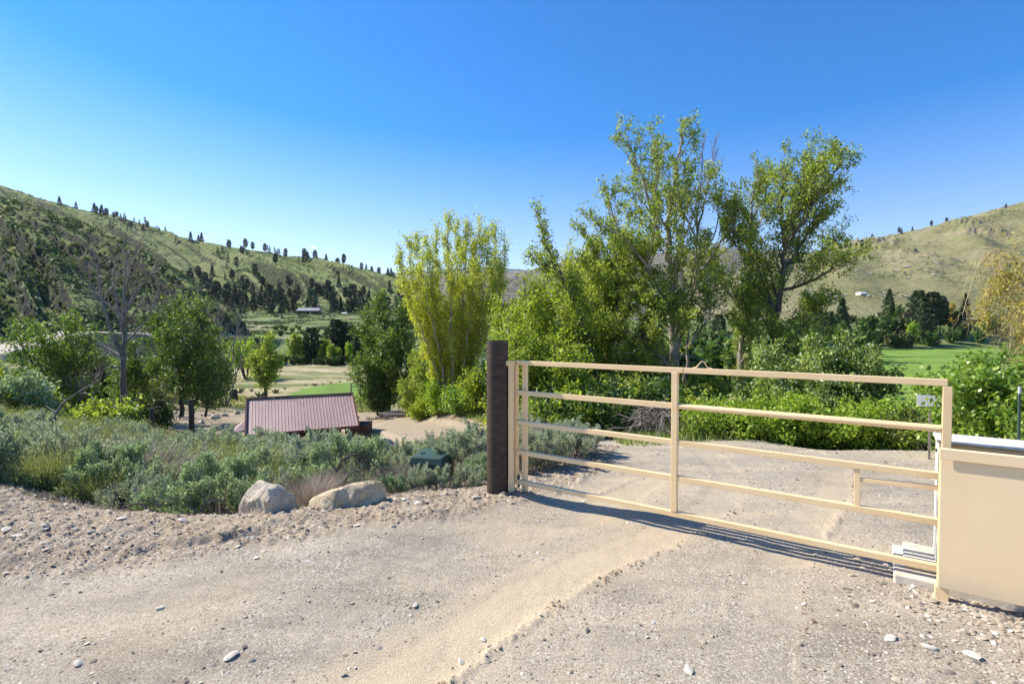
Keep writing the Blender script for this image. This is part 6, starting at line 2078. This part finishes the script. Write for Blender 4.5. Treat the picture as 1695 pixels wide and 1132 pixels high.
for i in range(34):
    px = random.uniform(385, 640); d = random.uniform(165, 340)
    spot(px, 545 - (d - 225) * .155 - random.uniform(4, 8) * 225 / d, d, random.choice((4, 5, 4)), 'dark round bush on the green terrace beyond the river', 'bushes on the terrace')
for px, pt, d, k, lb in ((528, 521, 345, 6, 'yellow tree next to the long brown house'), (541, 517, 348, 2, 'pale green tree behind the long brown house'), (487, 521, 350, 0, 'dark pine at the end of the long brown house')):
    spot(px, pt, d, k, lb, 'trees by the brown house')
G3 = 'trees at the far edge of the green field'
for px, pt, d, k, lb in (
        (1471, 478, 300, 1, 'dark pointed spruce alone on the gravel bench'), (1481, 503, 296, 4, 'round green bush at the foot of the dark spruce'), (1462, 515, 292, 5, 'brownish bush before the dark spruce'),
        (1520, 480, 232, 0, 'tall dark pine, first of the cluster at the field edge'), (1533, 500, 226, 0, 'shorter dark pine inside the cluster at the field edge'), (1543, 483, 230, 0, 'tall dark pine in the middle of the cluster'),
        (1556, 489, 232, 0, 'dark pine on the orange tree side of the cluster'), (1528, 525, 214, 0, 'dark pine low down before the cluster, on the grass edge'), (1546, 530, 212, 1, 'broad dark conifer at the grass edge below the cluster'),
        (1538, 545, 210, 4, 'dark bush at the grass edge below the pine cluster'), (1571, 497, 240, 6, 'orange leaved tree between the pine cluster and the lone pine'), (1580, 510, 240, 5, 'brown bush beside the orange leaved tree'),
        (1597, 486, 238, 1, 'pointed dark pine beyond the orange leaved tree'), (1510, 528, 209, 7, 'lime green tree at the grass edge before the pine cluster'), (1488, 546, 207, 5, 'rusty green juniper at the grass edge'),
        (1475, 550, 208, 5, 'smaller rusty juniper at the grass edge'), (1500, 552, 208, 5, 'juniper between the rusty one and the lime green tree'), (1575, 540, 215, 4, 'dark green bush behind the grey roofed house'), (1622, 545, 215, 4, 'dark bush beside the grey roofed house'),
        (1590, 530, 222, 5, 'brown shrub on the slope above the grey roofed house'), (1640, 520, 230, 4, 'dark tree showing through the golden willow'), (1660, 535, 225, 5, 'brown shrub showing through the golden willow'),
        (1393, 492, 150, 1, 'dark fir beyond the leaning cottonwood'), (1370, 515, 120, 0, 'dark pine behind the leaning cottonwood trunk'), (1350, 505, 140, 0, 'dark pine seen through the leaning cottonwood'), (1410, 530, 125, 4, 'dark bush beyond the blossoming shrubs'),
        (1330, 525, 130, 4, 'dark green tree behind the leaning trunk'), (1190, 520, 190, 0, 'dark pine seen between the two pale trunks'), (1160, 545, 180, 4, 'dark brush seen behind the tallest trunk'), (1215, 545, 180, 5, 'brown brush seen behind the slender trunk'),
        (1440, 540, 205, 5, 'brown brush on the bench slope past the blossoming shrubs'), (1452, 555, 206, 4, 'dark low bush at the near grass edge past the blossom')):
    spot(px, pt, d, k, lb, G3)
for i in range(26):
    px = random.uniform(1150, 1700); d = random.uniform(209, 260)
    spot(px, (545 + (6 if d < 225 else -20)) - random.uniform(0, 6), d, random.choice((4, 5, 5)), 'low scrub bush on the gravel bench beyond the field', 'scrub on the gravel bench')

# ------------------------------------------------------------------ stones, logs and frames round the flat below
sm = [rock('stone_%d' % i, (1, .7, .55), 50 + i, MT['rock_grey'], 3, 10, .06) for i in range(3)]
for px, py, d, r__, lb in ((278, 686, 33, .62, 'big grey stone lying under the trees by the parking area'), (332, 676, 36, .42, 'grey stone by the far side of the parking area, second from the roof'), (357, 674, 38, .5, 'grey stone close by the maroon roof at the edge of the parking area'),
                          (372, 673, 39, .3, 'low flat stone between the larger stones and the maroon roof'), (392, 672, 40, .45, 'pale flat stone touching the maroon roof corner in view'), (588, 668, 38, .3, 'dark stone beside the lane just past the roof'), (609, 666, 37.5, .26, 'small rusty stone beside the lane past the roof'),
                          (648, 672, 35, .2, 'small pale stone alone in the wood chips beside the lane')):
    b = W(px, py, d); z = gz(b.x, b.y)
    o = bpy.data.objects.new('stone', sm[int(px) % 3]); COL.objects.link(o); o.location = (b.x, b.y, z + r__ * .2); o.scale = (r__, r__, r__ * .9); o.rotation_euler = (0, 0, px)
    tag(o, lb, 'stone', 'stones round the parking area')
for i, (px, py, d) in enumerate(((640, 664, 36), (648, 662, 36.3), (656, 665, 36), (663, 661, 36.4), (652, 658, 36.8))):
    b = W(px, py, d); z = gz(b.x, b.y)
    mb = MB(); L_ = .9; a = (-.5, .3, .1, -.2, .5)[i]
    mb.tube([(-L_ * math.cos(a), -L_ * math.sin(a) * .5, 0), (0, 0, .05), (L_ * math.cos(a), L_ * math.sin(a) * .5, .02)], [.13, .12, .1], 8)
    o = mb.build('log', MT['greywood'], None, smooth=True); o.location = (b.x, b.y, z + .15 + .18 * (i % 2))
    tag(o, 'pale grey log in the heap beside the wire frames, under the trees', 'log', 'logs heaped by the lane')
b = W(388, 655, 55); z = gz(b.x, b.y)
mb = MB(); mb.tube([(0, 0, -.1), (-.05, 0, .5), (-.12, .02, 1.15)], [.42, .36, .3], 10)
o = mb.build('tree_stump', MT['darkwood'], None, smooth=True); o.location = (b.x, b.y, z); tag(o, 'short black tree stump on the grass beyond the parking area', 'stump')
for px, pt, d, lb in ((590, 634, 50, 'thin wooden frame of two posts and a rail beside the lawn'), (655 - 30, 648, 44, 'thin wooden frame nearer the green tree by the lane')):
    b = W(px, pt, d); z = gz(b.x, b.y); H_ = max(1.2, b.z - z)
    f = empty('garden_frame', (b.x, b.y, z), .1, lb, 'frame', 'garden frames')
    MB().bar((-.5, 0, -.2), (-.5, 0, H_), .10, .10, (1, 0, 0)).build('post', MT['greywood'], f)
    MB().bar((.35, 0, -.2), (.35, 0, H_ * .95), .10, .10, (1, 0, 0)).build('post', MT['greywood'], f)
    MB().bar((-.5, -.06, H_ * .86), (1.0, -.06, H_ * .84), .05, .08).build('rail', MT['greywood'], f)
# low covered heap beside the lane
b = W(622, 728, 16.5); z = gz(b.x, b.y)
me = rock('covered_heap', (1.0, .6, .42), 66, MT['tarp'] if 'tarp' in MT else MT['black'], 4, 6, .04)
o = link('covered_heap', me); o.location = (b.x, b.y, max(z + .1, b.z - .38)); tag(o, 'low dark blue-grey covered heap behind the sage past the shed', 'covered heap')

for o in COL.objects:
    if '_used' in o: del o['_used']
# ------------------------------------------------------------------ air
def haze():
    m, nt, out = newmat('haze_air')
    v = nt.nodes.new('ShaderNodeVolumePrincipled')
    v.inputs['Color'].default_value = (.80, .88, 1.0, 1)
    v.inputs['Density'].default_value = .000028
    v.inputs['Anisotropy'].default_value = .2
    nt.links.new(v.outputs[0], out.inputs['Volume'])
    mb = MB(); mb.box((0, 7000, 845.5), (56000, 16500, 1709))
    o = mb.build('haze', m)
    o['kind'] = 'stuff'; o['label'] = 'thin pale haze in the valley air'


haze()
